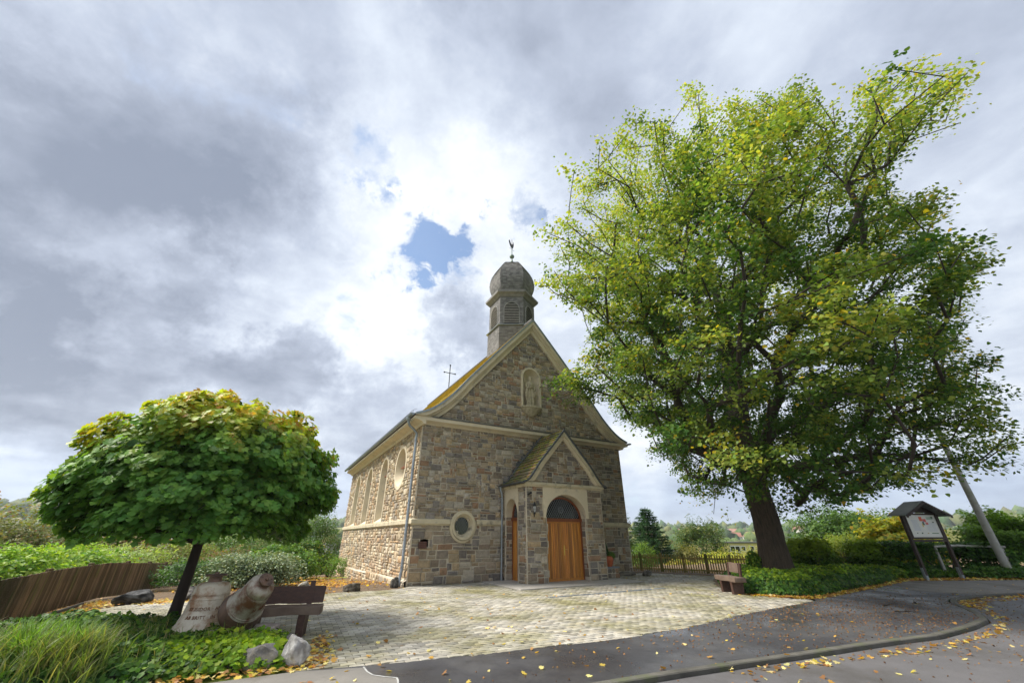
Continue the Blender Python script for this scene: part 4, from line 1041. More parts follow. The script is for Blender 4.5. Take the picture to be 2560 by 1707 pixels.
MAPLE2 = Tm([(x, y, .10*abs(x)-.10*y*y) for x, y in _m2]+[(0, .34, -.03)], [(10, k, (k+1) % 10) for k in range(10)])
_iv = [(0, 0), (.42, .05), (.30, .35), (.55, .55), (0, 1), (-.55, .55), (-.30, .35), (-.42, .05)]
IVY = Tm([(x, y, .06*abs(x)) for x, y in _iv], [(0, 1, 2), (0, 2, 4), (2, 3, 4), (0, 4, 6), (4, 5, 6), (0, 6, 7)])
NEEDLE = Tm([(-.09, 0, 0), (.09, 0, 0), (0, 1, 0)], [(0, 1, 2)])
def unit(v): return v/np.maximum(1e-6, np.linalg.norm(v, axis=1, keepdims=True))
def leaf_mesh(name, T, C, Nrm, Tip, size, col, m, parent=None, kind=None, loc=None):
    V, F = T; n = len(C); Nrm = unit(Nrm); Tip = Tip-Nrm*(Tip*Nrm).sum(1, keepdims=True); Tip = unit(Tip); S = np.cross(Tip, Nrm)
    sz = np.broadcast_to(np.asarray(size, dtype=np.float32), (n,))[:, None, None]
    P = C[:, None, :]+sz*(V[None, :, 0, None]*S[:, None, :]+V[None, :, 1, None]*Tip[:, None, :]+V[None, :, 2, None]*Nrm[:, None, :])
    Fa = (F[None]+(np.arange(n)*len(V))[:, None, None]).reshape(-1, F.shape[1])
    cc = np.repeat(col, len(V), axis=0)
    o = mesh_obj(name, P.reshape(-1, 3), Fa, m, parent, cc, loc=loc)
    if kind: o['kind'] = kind
    return o
def rv(n, s=1.0): return rng.normal(0, s, (n, 3)).astype(np.float32)
def mixcol(a, b, t): a = np.asarray(a); b = np.asarray(b); t = np.asarray(t)[:, None]; return a*(1-t)+b*t
def pal(n, cols, w=None, var=.18):
    i = rng.choice(len(cols), n, p=w); c = np.array(cols)[i]; return c*rng.uniform(1-var, 1+var, (n, 1))*rng.uniform(.93, 1.07, (n, 3))
G_DK, G_MD, G_YG, G_YE, G_OR = (.038, .095, .020), (.085, .19, .03), (.24, .33, .035), (.55, .42, .03), (.42, .19, .03)
def shrub(name, loc, rad, n, cols, label, cat='shrub', size=.09, T=LINDEN, w=None, lumps=.25, stem=True, group=None, m='leaf', flat=.5, base=None, boxy=1.0, seed=0, parent=None, light_top=None):
    """a shrub: leaves through the outer volume of a lumpy ellipsoid over a few stems; loc is the foot"""
    e = parent or empty(name, loc, 0, label, cat, group); L0 = np.array([0, 0, rad[2]])
    d = unit(rv(n)); d[:, 2] = np.where(d[:, 2] < -.55, -d[:, 2], d[:, 2])
    sgn = np.sign(d)*np.abs(d)**(1/boxy) if boxy != 1.0 else d
    if boxy != 1.0: sgn = sgn/np.max(np.abs(sgn), axis=1, keepdims=True)*np.minimum(1, np.linalg.norm(sgn, axis=1, keepdims=True))
    rr_ = 1-rng.random(n)**1.5*.45
    lum = np.array([mn.noise((float(q[0])*2.3+seed*3.1+loc[0], float(q[1])*2.3+loc[1], float(q[2])*2.3)) + .5*mn.noise((float(q[0])*6+loc[0], float(q[1])*6, float(q[2])*6+seed)) for q in d])
    P = sgn*(rr_*(1+lumps*lum*1.6))[:, None]*np.array(rad)+L0
    nrm = d*.6+np.array([0, 0, flat+.3])+rv(n, .45); tip = d+np.array([0, 0, -.15])+rv(n, .5)
    c = pal(n, cols, w)
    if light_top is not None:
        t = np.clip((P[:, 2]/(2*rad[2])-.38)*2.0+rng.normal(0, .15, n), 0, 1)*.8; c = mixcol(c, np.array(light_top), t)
    leaf_mesh('foliage', T, P.astype(np.float32), nrm, tip, size*rng.uniform(.7, 1.25, n), c, M[m], e, 'stuff')
    if stem:
        mb = MB(); r0 = random.Random(int(abs(loc[0])*100)+seed)
        for k in range(5):
            a = r0.uniform(0, 6.28); q = r0.uniform(.2, .6)
            mb.tube([(.08*math.cos(a), .08*math.sin(a), -.1), (q*rad[0]*.5*math.cos(a), q*rad[1]*.5*math.sin(a), rad[2]*.8), (q*rad[0]*math.cos(a), q*rad[1]*math.sin(a), rad[2]*1.5)], [.04, .028, .012], 5)
        mb.build('stem', M['twig'], e)
    return e
# plant pot on the ledge
pp = empty('potted_plant', churchpt(8.50, 1.26, .445), CH_RZ, 'glossy orange-red pot with a small conical conifer and a trailing bush on the ledge', 'potted plant')
mb = MB(); mb.lathe([(.15, 0), (.19, .10), (.225, .22), (.225, .30), (.19, .37), (.20, .40), (.175, .39), (.17, .34)], 24); autosmooth(mb.build('pot', M['terracotta'], pp), 50)
n = 2600; h = rng.random(n); a = rng.random(n)*6.28; r_ = .15*(1-h)**.8*rng.uniform(.6, 1.05, n)
P = np.stack([-.06+r_*np.cos(a), .03+r_*np.sin(a), .38+h*.52], 1); leaf_mesh('conifer', NEEDLE, P.astype(np.float32), rv(n)+[0, 0, .5], np.stack([np.cos(a), np.sin(a), .8+0*a], 1)+rv(n, .3), .05, pal(n, [(.02, .07, .02), (.03, .10, .03)]), M['needle'], pp)
n = 1500; d = unit(rv(n)); P = d*np.array([.19, .17, .14])*rng.uniform(.6, 1.1, (n, 1))+np.array([.13, -.05, .43]); P[:, 2] -= np.maximum(0, P[:, 0]-.24)*.8
leaf_mesh('trailing_bush', DIAM, P.astype(np.float32), d+[0, 0, .5]+rv(n, .4), d+rv(n, .5), .035, pal(n, [G_MD, G_YG, (.09, .2, .03)]), M['leaf'], pp)
# ------------------------------------------------------------------ rocks
def rock(loc, dim, seed, col, label, rz=0, base2=None, facet=.0, name='rock'):
    bm = bmesh.new(); bmesh.ops.create_icosphere(bm, subdivisions=4, radius=1)
    r0 = random.Random(seed); planes = [(Vector((r0.gauss(0, 1), r0.gauss(0, 1), r0.gauss(0, .8))).normalized(), r0.uniform(.55, .85)) for _ in range(12)]
    cs = []
    for v in bm.verts:
        p = v.co.copy()
        for n_, d_ in planes:
            q = p.dot(n_)
            if q > d_: p -= n_*(q-d_)*.92
        f = mn.fractal(p*1.8+Vector((seed, 0, 0)), 1, 2, 5)
        p *= 1+.13*f
        v.co = Vector((p.x*dim[0], p.y*dim[1], p.z*dim[2]))
        g = mn.fractal(p*2.2+Vector((0, seed*3, 0)), 1, 2, 5); t = min(1, max(0, g*1.6+.45)); c2 = base2 or tuple(x*.45 for x in col)
        cs.append([c2[i]*(1-t)+col[i]*t for i in range(3)])
    V_ = [v.co[:] for v in bm.verts]; F_ = [tuple(v.index for v in f.verts) for f in bm.faces]; bm.free()
    o = mesh_obj(name, V_, F_, M['rock'], None, np.array(cs), smooth=True, loc=(loc[0], loc[1], loc[2]+dim[2]*.62), rz=rz)
    return tag(autosmooth(o, 28), label, 'rock')
rock((-3.52, 6.83, -.06), (.30, .22, .20), 3, (.42, .38, .32), 'low brown-grey boulder half overgrown with ivy at the front corner of the planting bed', .2, (.20, .19, .19))
rock((-3.06, 6.88, -.05), (.19, .16, .27), 8, (.78, .77, .76), 'upright white quartz boulder at the corner of the ivy bed beside the kerb', .4, (.36, .34, .33))
rock((-3.45, 7.50, .02), (.11, .10, .14), 12, (.38, .35, .32), 'small grey stone poking out of the ivy behind the white boulder', .4)
rock((-6.68, 14.75, -.05), (.28, .2, .22), 15, (.40, .37, .32), 'rounded grey boulder on the leaf-strewn ground behind the bench', .6)
rock((-10.30, 12.50, -.06), (.47, .26, .25), 21, (.17, .17, .175), 'long jagged black and grey boulder beside the slatted fence', .5, (.02, .02, .022))
rock((-9.25, 13.15, -.06), (.32, .22, .27), 27, (.28, .26, .24), 'dark grey boulder just behind the trunk of the round maple', .3, (.035, .033, .033))
rock((-5.28, 15.15, -.05), (.33, .18, .17), 33, (.20, .175, .13), 'flat-topped brown block of stone lying left of the church corner', .35, (.09, .07, .05))
rock(churchpt(-.42, -.02, -.04), (.17, .16, .22), 39, (.17, .155, .13), 'small dark boulder standing at the foot of the corner downpipe', .2, (.06, .055, .05))
rock((6.20, 20.6, -.04), (.26, .19, .17), 45, (.34, .31, .27), 'grey boulder with a pale top in front of the picket fence', .2, (.12, .11, .09))
rock((5.35, 20.9, -.05), (.62, .25, .17), 51, (.30, .27, .23), 'long low rock at the foot of the far right church corner', .45)

# ------------------------------------------------------------------ bells
PB = [(.545, 0), (.56, .02), (.54, .06), (.46, .14), (.385, .26), (.335, .40), (.305, .55), (.29, .655), (.285, .66), (.29, .67), (.285, .68), (.275, .76), (.26, .80), (.22, .835), (.13, .85), (.05, .855)]
def bell_letters(text, prof, z0, hgt, ang0, parent, m):
    cu = bpy.data.curves.new('t', 'FONT'); cu.body = text; cu.size = hgt*1.35; cu.extrude = .006; cu.space_character = 1.12; cu.resolution_u = 3
    o = bpy.data.objects.new('t', cu); COL.objects.link(o); dg = bpy.context.evaluated_depsgraph_get(); dg.update(); me = o.evaluated_get(dg).to_mesh()
    vs = [v.co.copy() for v in me.vertices]; fs = [tuple(p.vertices) for p in me.polygons]; o.evaluated_get(dg).to_mesh_clear(); bpy.data.objects.remove(o)
    zz = [p[1] for p in prof]; rr2 = [p[0] for p in prof]; out = []
    for v in vs:
        z = z0+v.y; r_ = float(np.interp(z, zz, rr2)); a = ang0+v.x/max(.05, float(np.interp(z0, zz, rr2))); r_ += .003+v.z
        out.append((r_*math.cos(a), r_*math.sin(a), z))
    return tag(mesh_obj('inscription', out, fs, m, parent), kind='stuff')
b1 = empty('bell', (-5.42, 8.28, .02), 0, 'large pale weathered cast bell standing upright in the ivy, with raised rusty lettering', 'bell')
mb = MB(); mb.lathe(PB, 48); autosmooth(mb.build('bell_body', M['bronze'], b1), 45)
mb = MB()
for z in (.655, .60, .085):
    r_ = float(np.interp(z, [p[1] for p in PB], [p[0] for p in PB])); mb.tube([((r_+.002)*math.cos(a), (r_+.002)*math.sin(a), z) for a in np.linspace(0, 2*math.pi, 49)], .006, 5, caps=False)
mb.build('moulding', M['bronze'], b1)
mb = MB(); mb.lathe([(.11, .85), (.10, .90), (.10, .935), (.175, .945), (.175, .965), (.16, .97), (.04, .972), (.035, 1.0)], 20); autosmooth(mb.build('crown_plate', M['belldark'], b1), 40)
bell_letters('ST.ISIDOR · AM', PB, .45, .050, R(-106), b1, M['inscr'])
bell_letters('AB BRITT · IN', PB, .335, .050, R(-104), b1, M['inscr'])
mb = MB(); mb.box((0, 0, 0), (.95, .5, .26), bev=.02, col=(.5, .42, .38)); tag(mb.build('stone_slab', M['rock'], loc=(-4.55, 8.12, .10), rz=.2), 'flat pinkish stone slab half sunk in the ivy under the tilted bell', 'slab')
ax = Vector((.60, -.42, .60)).normalized(); q = ax.to_track_quat('Z', 'Y')
b2 = empty('bell', (-4.58, 7.93, .50), 0, 'smaller rusty bell tilted on its rim and leaning against the big upright bell', 'bell')
b2.scale = (1.08, 1.08, 1.08); b2.rotation_mode = 'QUATERNION'; b2.rotation_quaternion = q
PB2 = [(.30, -.10), (.312, -.085), (.315, -.03), (.30, .0), (.298, .035), (.27, .10), (.235, .20), (.215, .32), (.20, .44), (.195, .45), (.198, .46), (.192, .53), (.17, .575), (.10, .60), (.03, .605)]
mb = MB(); mb.lathe(PB2[5:], 40, cap=True); autosmooth(mb.build('bell_body', M['bronze2'], b2), 45)
mb = MB(); mb.lathe([(.05, -.02), (.24, -.06), (.285, -.10)]+PB2[:6], 40, cap=False); autosmooth(mb.build('bell_lip', M['belldark'], b2), 45)
mb = MB()
for z in (.10, .128, .45): 
    r_ = float(np.interp(z, [p[1] for p in PB2], [p[0] for p in PB2])); mb.tube([((r_+.002)*math.cos(a), (r_+.002)*math.sin(a), z) for a in np.linspace(0, 2*math.pi, 41)], .009, 6, caps=False)
mb.build('moulding', M['bronze2'], b2)
mb = MB(); mb.lathe([(.07, .60), (.065, .645), (.105, .65), (.105, .675), (.02, .676)], 20)
for k in range(5): a = k*1.2566; mb.lathe([(.010, .67), (.010, .681)], 6, Matrix.Translation((.075*math.cos(a), .075*math.sin(a), 0)))
mb.lathe([(.026, .67), (.026, .70), (.016, .705)], 8); autosmooth(mb.build('crown_plate', M['belldark'], b2), 40)
bell_letters('U  OR', PB2, .27, .045, R(-95), b2, M['inscr'])

# ------------------------------------------------------------------ benches
def bench(loc, rz, label, L_=1.5, backw=1.35, back_z=.52, bx=0):
    e = empty('bench', loc, rz, label, 'bench', None)
    def slab(name, c, d, m, tilt=0.0, wav=.012, axis='X', seed=1):
        bm = bmesh.new(); bmesh.ops.create_cube(bm, size=1); bmesh.ops.subdivide_edges(bm, edges=bm.edges, cuts=5, use_grid_fill=True)
        for v in bm.verts:
            p = v.co; q = Vector((p.x*d[0], p.y*d[1], p.z*d[2]))
            f = Vector((mn.noise((q.x*2+seed, q.y*5, q.z*5)), mn.noise((q.x*3, q.y*4+seed, q.z*4+5)), mn.noise((q.x*3+9, q.y*4, seed))))*wav
            k = (abs(p.z) > .49)+(abs(p.y) > .49)+(abs(p.x) > .49)
            if k >= 2: q *= .985 if axis else 1
            v.co = q+f
        V_ = [v.co[:] for v in bm.verts]; F_ = [tuple(v.index for v in f.verts) for f in bm.faces]; bm.free()
        o = mesh_obj(name, V_, F_, m, e); autosmooth(o, 30); o.location = c; o.rotation_euler = (tilt, 0, 0); return o
    slab('seat', (0, 0, .40), (L_, .38, .13), M['benchtop'], wav=.02, seed=2)
    for sx in (-1, 1):
        slab('leg', (sx*(L_/2-.30), -.02, .175), (.12, .30, .37), M['benchwood'], wav=.01, seed=5+sx)
        slab('back_post', (sx*(L_/2-.28), .19, .42), (.085, .06, .84), M['benchwood'], tilt=-.13, wav=.006, seed=9+sx)
    slab('backrest', (bx, .22, back_z+.15), (backw, .05, .28), M['benchwood'] if backw > 1 else M['benchtop'], tilt=-.13, wav=.018, seed=14)
    return e
# ------------------------------------------------------------------ notice board
nb = empty('notice_board', (18.03, 18.83, 0), R(10.6), 'roofed dark timber notice board with a white map poster standing before the ivy hedge', 'notice board')
for sx in (-1, 1):
    MB().box((sx*.93, 0, 1.32), (.12, .12, 2.30), bev=.008).build('post', M['boardwood'], nb)
    mb = MB(); mb.box((sx*.93-.075*1, 0, .22), (.022, .10, .46)); mb.box((sx*.93, 0, .10), (.10, .10, .2)); mb.build('post_shoe', M['zinc'], nb)
mb = MB(); mb.box((0, -.02, 1.45), (1.76, .09, .08), bev=.005); mb.build('rail', M['boardwood'], nb)
mb = MB(); mb.box((0, -.03, 1.55), (1.74, .08, .07)); mb.box((0, -.03, 2.50), (1.74, .08, .07)); mb.box((-.835, -.03, 2.025), (.07, .08, .88)); mb.box((.835, -.03, 2.025), (.07, .08, .88)); mb.build('frame', M['boardwood'], nb)
mb = MB(); mb.box((0, -.02, 2.025), (1.60, .03, .88), col=(.74, .73, .67)); mb.build('poster', M['plain'], nb)
mb = MB()
def pr_(x, z, w, h, c): mb.box((x, -.038, z), (w, .004, h), col=c)
pr_(-.02, 2.30, .16, .17, (.75, .13, .06)); pr_(.16, 2.24, .17, .12, (.72, .12, .10)); pr_(.24, 2.12, .14, .09, (.72, .12, .10)); pr_(.05, 2.12, .10, .13, (.08, .12, .10)); pr_(-.02, 2.05, .06, .14, (.65, .5, .12)); pr_(.10, 2.20, .07, .05, (.3, .32, .5))
for k in range(3): pr_(.48, 2.36-k*.035, .34, .016, (.08, .30, .16))
pr_(.62, 2.36, .10, .06, (.05, .14, .07)); pr_(.60, 2.17, .09, .045, (.10, .12, .10))
for k in range(10): pr_(-.40, 2.24-k*.043, .36-.02*(k % 3), .012, (.42, .46, .60))
for k in range(8): pr_(.42, 2.12-k*.042, .56-.03*(k % 4), .011, (.45, .48, .60))
for x, w, h, c in ((-.48, .05, .04, (.05, .06, .04)), (-.22, .07, .05, (.03, .07, .03)), (.10, .08, .03, (.45, .32, .1)), (.48, .36, .035, (.16, .25, .14)), (-.70, .03, .04, (.1, .1, .1))): pr_(x, 1.74 if x > -.6 else 2.40, w, h, c)
pr_(-.62, 2.38, .03, .09, (.5, .3, .12))
mb.build('poster_print', M['plain'], nb)
def nroof(sg):
    mb = MB(); mb.add([(0, -.42, 3.02), (0, .36, 3.02), (sg*1.24, .36, 2.44), (sg*1.24, -.42, 2.44), (0, -.42, 2.985), (0, .36, 2.985), (sg*1.24, .36, 2.405), (sg*1.24, -.42, 2.405)], [(0, 1, 2, 3), (4, 5, 6, 7), (0, 3, 7, 4), (1, 2, 6, 5), (2, 3, 7, 6), (0, 1, 5, 4)]); return mb
for sg in (-1, 1):
    nroof(sg).build('roof', mat('board_roof_felt%d' % sg, (.22, .235, .235), (.15, .165, .16), rough=.5, scale=4), nb)
    # scalloped bargeboard
    mb = MB(); n_ = 9; top = []; bot = []
    for k in range(n_*6+1):
        t = k/(n_*6); x = 1.24*t; z = 2.985-.58*t; sc = abs(math.sin(math.pi*k/6)); top.append((sg*x, z+.02)); bot.append((sg*x, z-.065-.035*sc))
    rows = [[(x, -.45, z) for x, z in top], [(x, -.45, z) for x, z in bot], [(x, -.425, z) for x, z in bot], [(x, -.425, z) for x, z in top]]
    mb.loft(list(map(list, zip(*rows))), closed=True); mb.build('bargeboard', M['boardwood'], nb)
mb = MB(); mb.prism([(-.95, 2.55), (.95, 2.55), (.1, 2.94), (-.1, 2.94)], -.02, .02, lambda x, y, h: (x, h, y)); mb.build('gable_board', M['boardwood'], nb)
# pole
pl = empty('street_lamp', (21.4, 19.35, 0), 0, 'tall grey-white concrete lamp pole rising out of the ivy behind the notice board', 'street lamp')
mb = MB(); mb.tube([(0, 0, -.2), (-.04, 0, 3), (-.09, 0, 6.2), (-.12, 0, 7.6)], [.155, .135, .11, .095], 20); autosmooth(mb.build('pole', M['pole'], pl), 50)
mb = MB(); mb.tube([(-.12, 0, 7.5), (-.14, -.3, 7.85), (-.14, -1.0, 7.95)], .04, 8); mb.box((-.14, -1.25, 7.95), (.2, .6, .12), bev=.03); mb.build('lamp_head', M['zinc'], pl)

bench((-4.22, 8.55, 0), R(14), 'dark brown plank bench with a backrest seen from behind, next to the rusty bell', 1.38, 1.16, .46, .08)
bench((7.04, 14.63, 0), R(-86), 'rustic half-log bench seen end-on at the edge of the ivy bed under the linden', 1.2, .52, .55)

# ------------------------------------------------------------------ fences
def picket_fence(name, path, label, m, h, w, t, step, rails, post_every, pointed, cover=(), hz=lambda u: 0, lean=0, gap0=.06, cat='fence', jag=.01, flip=1, shade=(.8, 1.2), offs=.03):
    e = empty(name, (path[0][0], path[0][1], slope(*path[0])), 0, label, cat); ox, oy, oz = e.location
    P = resample(path, step); rnd = random.Random(len(P)); u = 0
    protos = []
    for k in range(5):
        mb = MB(); hh = h+rnd.uniform(-.015, .015)
        if pointed: mb.prism([(-w/2, 0), (w/2, 0), (w/2, hh-w*.9), (0, hh), (-w/2, hh-w*.9)], -t/2, t/2, lambda x, y, q: (x, q, y))
        else: mb.tube([(0, 0, 0), (0, 0, hh-.01), (0, 0, hh)], [w/2, w/2, w*.38], 6)
        k_ = rnd.uniform(*shade); mb.c = [(k_, k_*rnd.uniform(.94, 1.04), k_)]*len(mb.v)
        o = mb.build('picket', m, e); protos.append(o)
    for o in protos: pass
    first = list(protos); npk = 0
    for i, (x, y) in enumerate(P[:-1]):
        dx, dy = P[i+1][0]-x, P[i+1][1]-y; a = math.atan2(dy, dx)
        nx_, ny_ = -math.sin(a)*flip, math.cos(a)*flip
        if first: o = first.pop(0)
        else: o = protos[rnd.randrange(5)].copy(); COL.objects.link(o)
        o.parent = e; o.location = (x-ox+nx_*offs, y-oy+ny_*offs, slope(x, y)-oz+gap0+hz(i*step)+rnd.uniform(-jag, jag)); o.rotation_euler = (rnd.uniform(-.01, .01), lean+rnd.uniform(-.015, .015), a)
        npk += 1
    for r_ in rails:
        Q = resample(path, .5)+[path[-1]]
        mb = MB()
        for (x0, y0), (x1, y1) in zip(Q, Q[1:]):
            z0, z1 = slope(x0, y0)-oz+r_+gap0+hz(0), slope(x1, y1)-oz+r_+gap0+hz(0); L_ = math.hypot(x1-x0, y1-y0)
            if L_ < .02: continue
            mb.box((0, 0, 0), (L_, .035, .07), M=Matrix.Translation(((x0+x1)/2-ox, (y0+y1)/2-oy, (z0+z1)/2)) @ Matrix.Rotation(math.atan2(y1-y0, x1-x0), 4, 'Z') @ Matrix.Rotation(-math.atan2(z1-z0, L_), 4, 'Y'))
        mb.build('rail', m, e)
    for (x, y) in resample(path, post_every):
        MB().box((0, 0, 0), (.10, .10, h+.02), bev=.01, col=(.7, .7, .6)).build('post', m, e, loc=(x-ox, y-oy, slope(x, y)-oz+(h+.1)/2))
    return e
picket_fence('slatted_fence', [(-8.05, 6.0), (-9.74, 9.0), (-10.98, 10.98), (-11.95, 13.1), (-12.25, 14.0), (-13.3, 16.2), (-14.6, 18.6), (-14.2, 20.2), (-12.9, 21.2)], 'dark brown fence of tightly set upright slats winding along the left of the yard', M['fencewood'], .90, .050, .03, .088, (.16, .66), 2.4, False, jag=.006, shade=(.45, 1.7), gap0=.02, flip=-1, offs=.045)
picket_fence('picket_fence', [(-14.4, 30.6), (-11.9, 31.9)], 'short weathered picket fence closing the gap behind the left church wall', M['fencewood'], 1.05, .06, .025, .12, (.2, .8), 1.3, True)
picket_fence('picket_fence', [(5.75, 23.6), (7.6, 22.6), (9.7, 21.3), (11.4, 20.6), (13.0, 20.3)], 'mossy picket fence between the church corner and the big linden trunk', M['picketwood'], .80, .055, .022, .112, (.12, .62), 1.05, True, gap0=.03)
picket_fence('picket_fence', [(13.6, 20.4), (15.2, 20.7), (16.6, 20.9), (18.0, 21.0)], 'mossy picket fence half buried in ivy right of the linden trunk', M['picketwood'], .92, .065, .022, .145, (.15, .7), 1.6, True, gap0=.05)
mb = MB(); mb.tube([(-.9, 0, 1.20), (.2, .05, 1.24), (2.3, 0, 1.19)], [.045, .05, .045], 8)
for x in (-.8, 2.2): mb.tube([(x, .06, -.1), (x, .06, 1.25)], .06, 8)
tag(mb.build('timber_rail', M['pole'], loc=(19.9, 19.75, 0)), 'weathered horizontal timber rail between the notice board and the lamp pole', 'rail')
mb = MB(); mb.tube([(0, 0, 1.42), (1.6, .2, 1.50), (4.2, .6, 1.48)], [.10, .09, .07], 8); mb.tube([(.5, .1, -.2), (.5, .1, 1.6)], .07, 8); mb.tube([(0, .1, 1.0), (3.5, .4, 1.02)], .06, 8)
tag(mb.build('log_rail', M['pole'], loc=(24.3, 21.0, 0)), 'grey log rail fence at the right edge beside the ivy mound', 'fence')
# ------------------------------------------------------------------ planting beds
BED1 = [(-2.95, 6.80), (-3.3, 6.72), (-3.85, 6.52), (-4.5, 6.02), (-5.4, 5.35), (-6.6, 4.7), (-9.0, 3.6), (-11.5, 4.6), (-10.0, 7.2), (-9.2, 8.9), (-8.6, 9.7), (-7.2, 9.6), (-6.0, 9.3), (-5.0, 8.95), (-4.3, 8.15), (-3.72, 8.2), (-3.35, 7.55), (-3.05, 7.1)]
BED2 = [(7.25, 14.35), (8.0, 13.85), (8.85, 13.68), (9.8, 14.2), (10.61, 14.88), (12.0, 15.8), (12.91, 16.5), (14.6, 17.7), (15.8, 18.55), (16.6, 19.6), (16.5, 20.4), (13.5, 20.2), (11.0, 20.4), (9.6, 20.2), (8.4, 18.4), (7.6, 16.6), (7.4, 15.4)]
def dist_edge(x, y, poly):
    best = 9
    for (x0, y0), (x1, y1) in zip(poly, poly[1:]+poly[:1]):
        dx, dy = x1-x0, y1-y0; t = max(0, min(1, ((x-x0)*dx+(y-y0)*dy)/(dx*dx+dy*dy))); best = min(best, math.hypot(x-x0-t*dx, y-y0-t*dy))
    return best
def bed(poly, top, rise, name, leafname, label, n, cols, w, size, T=IVY, m='leafwax', lightf=None, step=.12, var=.08):
    xs = [p[0] for p in poly]; ys = [p[1] for p in poly]
    hgt = lambda x, y: top*min(1, dist_edge(x, y, poly)/rise)**.6*(1+.5*mn.noise((x*1.1, y*1.1, 4)))+var*mn.noise((x*4, y*4, 1))*min(1, dist_edge(x, y, poly)/.2)
    X_ = np.arange(min(xs), max(xs), step); Y_ = np.arange(min(ys), max(ys), step); idx = {}; vs = []; fs = []
    for j, y in enumerate(Y_):
        for i, x in enumerate(X_):
            if inpoly(x, y, poly): idx[(i, j)] = len(vs); vs.append((x, y, hgt(x, y)-.045))
    for (i, j), a in idx.items():
        q = [idx.get((i+1, j)), idx.get((i+1, j+1)), idx.get((i, j+1))]
        if None not in q: fs.append((a, *q))
    tag(mesh_obj(name, vs, fs, M['bedsoil'], smooth=True), kind='structure')
    P = []
    while len(P) < n:
        x, y = rng.uniform(min(xs), max(xs)), rng.uniform(min(ys), max(ys))
        if inpoly(x, y, poly): P.append((x, y, hgt(x, y)+rng.uniform(-.05, .05)))
    P = np.array(P, dtype=np.float32); n = len(P)
    e = .08; G = np.array([((hgt(x+e, y)-hgt(x-e, y))/(2*e), (hgt(x, y+e)-hgt(x, y-e))/(2*e)) for x, y, _ in P])
    nrm = np.stack([-G[:, 0], -G[:, 1], np.ones(n)], 1)+rv(n, .42)+np.array([0, -.25, 0])
    tip = np.stack([-G[:, 0]*.5, -G[:, 1]*.5-.3, -.35+0*G[:, 0]], 1)+rv(n, .6)
    c = pal(n, cols, w)
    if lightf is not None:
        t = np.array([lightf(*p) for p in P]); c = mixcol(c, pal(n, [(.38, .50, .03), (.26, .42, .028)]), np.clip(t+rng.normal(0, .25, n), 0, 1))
    o = leaf_mesh(leafname, T, P, nrm, tip, size*rng.uniform(.6, 1.3, n), c, M[m]); o['kind'] = 'stuff'; tag(o, label, 'ivy'); return hgt
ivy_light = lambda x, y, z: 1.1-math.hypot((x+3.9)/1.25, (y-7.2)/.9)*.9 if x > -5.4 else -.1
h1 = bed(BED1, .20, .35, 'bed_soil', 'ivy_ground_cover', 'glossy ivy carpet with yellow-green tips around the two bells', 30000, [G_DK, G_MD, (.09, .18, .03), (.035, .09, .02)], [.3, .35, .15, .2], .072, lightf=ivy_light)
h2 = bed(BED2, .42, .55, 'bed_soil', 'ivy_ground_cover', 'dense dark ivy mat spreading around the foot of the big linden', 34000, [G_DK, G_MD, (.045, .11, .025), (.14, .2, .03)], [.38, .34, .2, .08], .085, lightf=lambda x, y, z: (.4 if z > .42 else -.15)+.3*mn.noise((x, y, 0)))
# ------------------------------------------------------------------ grasses in the front left corner
def grass(name, pts, n, h, label, cols, spread=.1, bend=.6, wd=.007):
    pts = np.array(pts, dtype=np.float32); k = rng.integers(0, len(pts), n); B = pts[k].copy(); B[:, :2] += rng.normal(0, spread, (n, 2)); B[:, 2] = [h1(x, y) if inpoly(x, y, BED1) else 0 for x, y in B[:, :2]]
    a = rng.uniform(0, 2*np.pi, n); lean = rng.uniform(.15, bend, n); H_ = h*rng.uniform(.5, 1.15, n); seg = 5; V_ = []
    d = np.stack([np.cos(a), np.sin(a), 0*a], 1); s = np.stack([-np.sin(a+rng.normal(0, .6, n)), np.cos(a), 0*a], 1)
    for i in range(seg+1):
        t = i/seg; c = B+d*(H_*lean*1.35*t**2)[:, None]; c[:, 2] += H_*(t-.50*lean*t**2.3); w = wd*(1-t**1.5)+.0006
        V_.append(c-s*w); V_.append(c+s*w)
    V_ = np.stack(V_, 1); F_ = np.array([(2*i, 2*i+1, 2*i+3, 2*i+2) for i in range(seg)]); Fa = (F_[None]+(np.arange(n)*(2*seg+2))[:, None, None]).reshape(-1, 4)
    o = mesh_obj(name, V_.reshape(-1, 3), Fa, M['leaf'], None, np.repeat(pal(n, cols, None, .25), 2*seg+2, axis=0)); tag(o, label, 'grass', kind='stuff'); return o
gp_ = [(rng.uniform(-8.4, -5.0), rng.uniform(4.4, 6.9), 0) for _ in range(60)]
gp_ = [p for p in gp_ if p[1] < 7.0-(p[0]+8)*.42+.2 and inpoly(p[0], p[1], BED1)]
grass('tall_grass', gp_, 8500, .42, 'long pale green grass leaning over the front left corner of the bed', [(.14, .20, .045), (.20, .25, .07), (.10, .16, .035), (.27, .26, .10)], .13, .75)
grass('grass_tuft', [(-6.1, 6.5, 0), (-5.85, 6.35, 0), (-6.4, 6.3, 0), (-5.6, 6.1, 0), (-6.0, 6.0, 0)], 950, .52, 'clump of broad arching green grass blades in front of the bells', [(.13, .25, .04), (.17, .30, .05), (.10, .19, .035)], .08, .85, .010)
gp2 = [(x, y, 0) for x, y in ((rng.uniform(-7, -3.4), rng.uniform(6.2, 8.6)) for _ in range(60)) if inpoly(x, y, BED1)]
grass('weeds', gp2, 700, .20, 'stray grass blades and weeds poking through the ivy near the bells', [(.20, .24, .08), (.30, .27, .12), (.16, .24, .05)], .12, .8, .005)
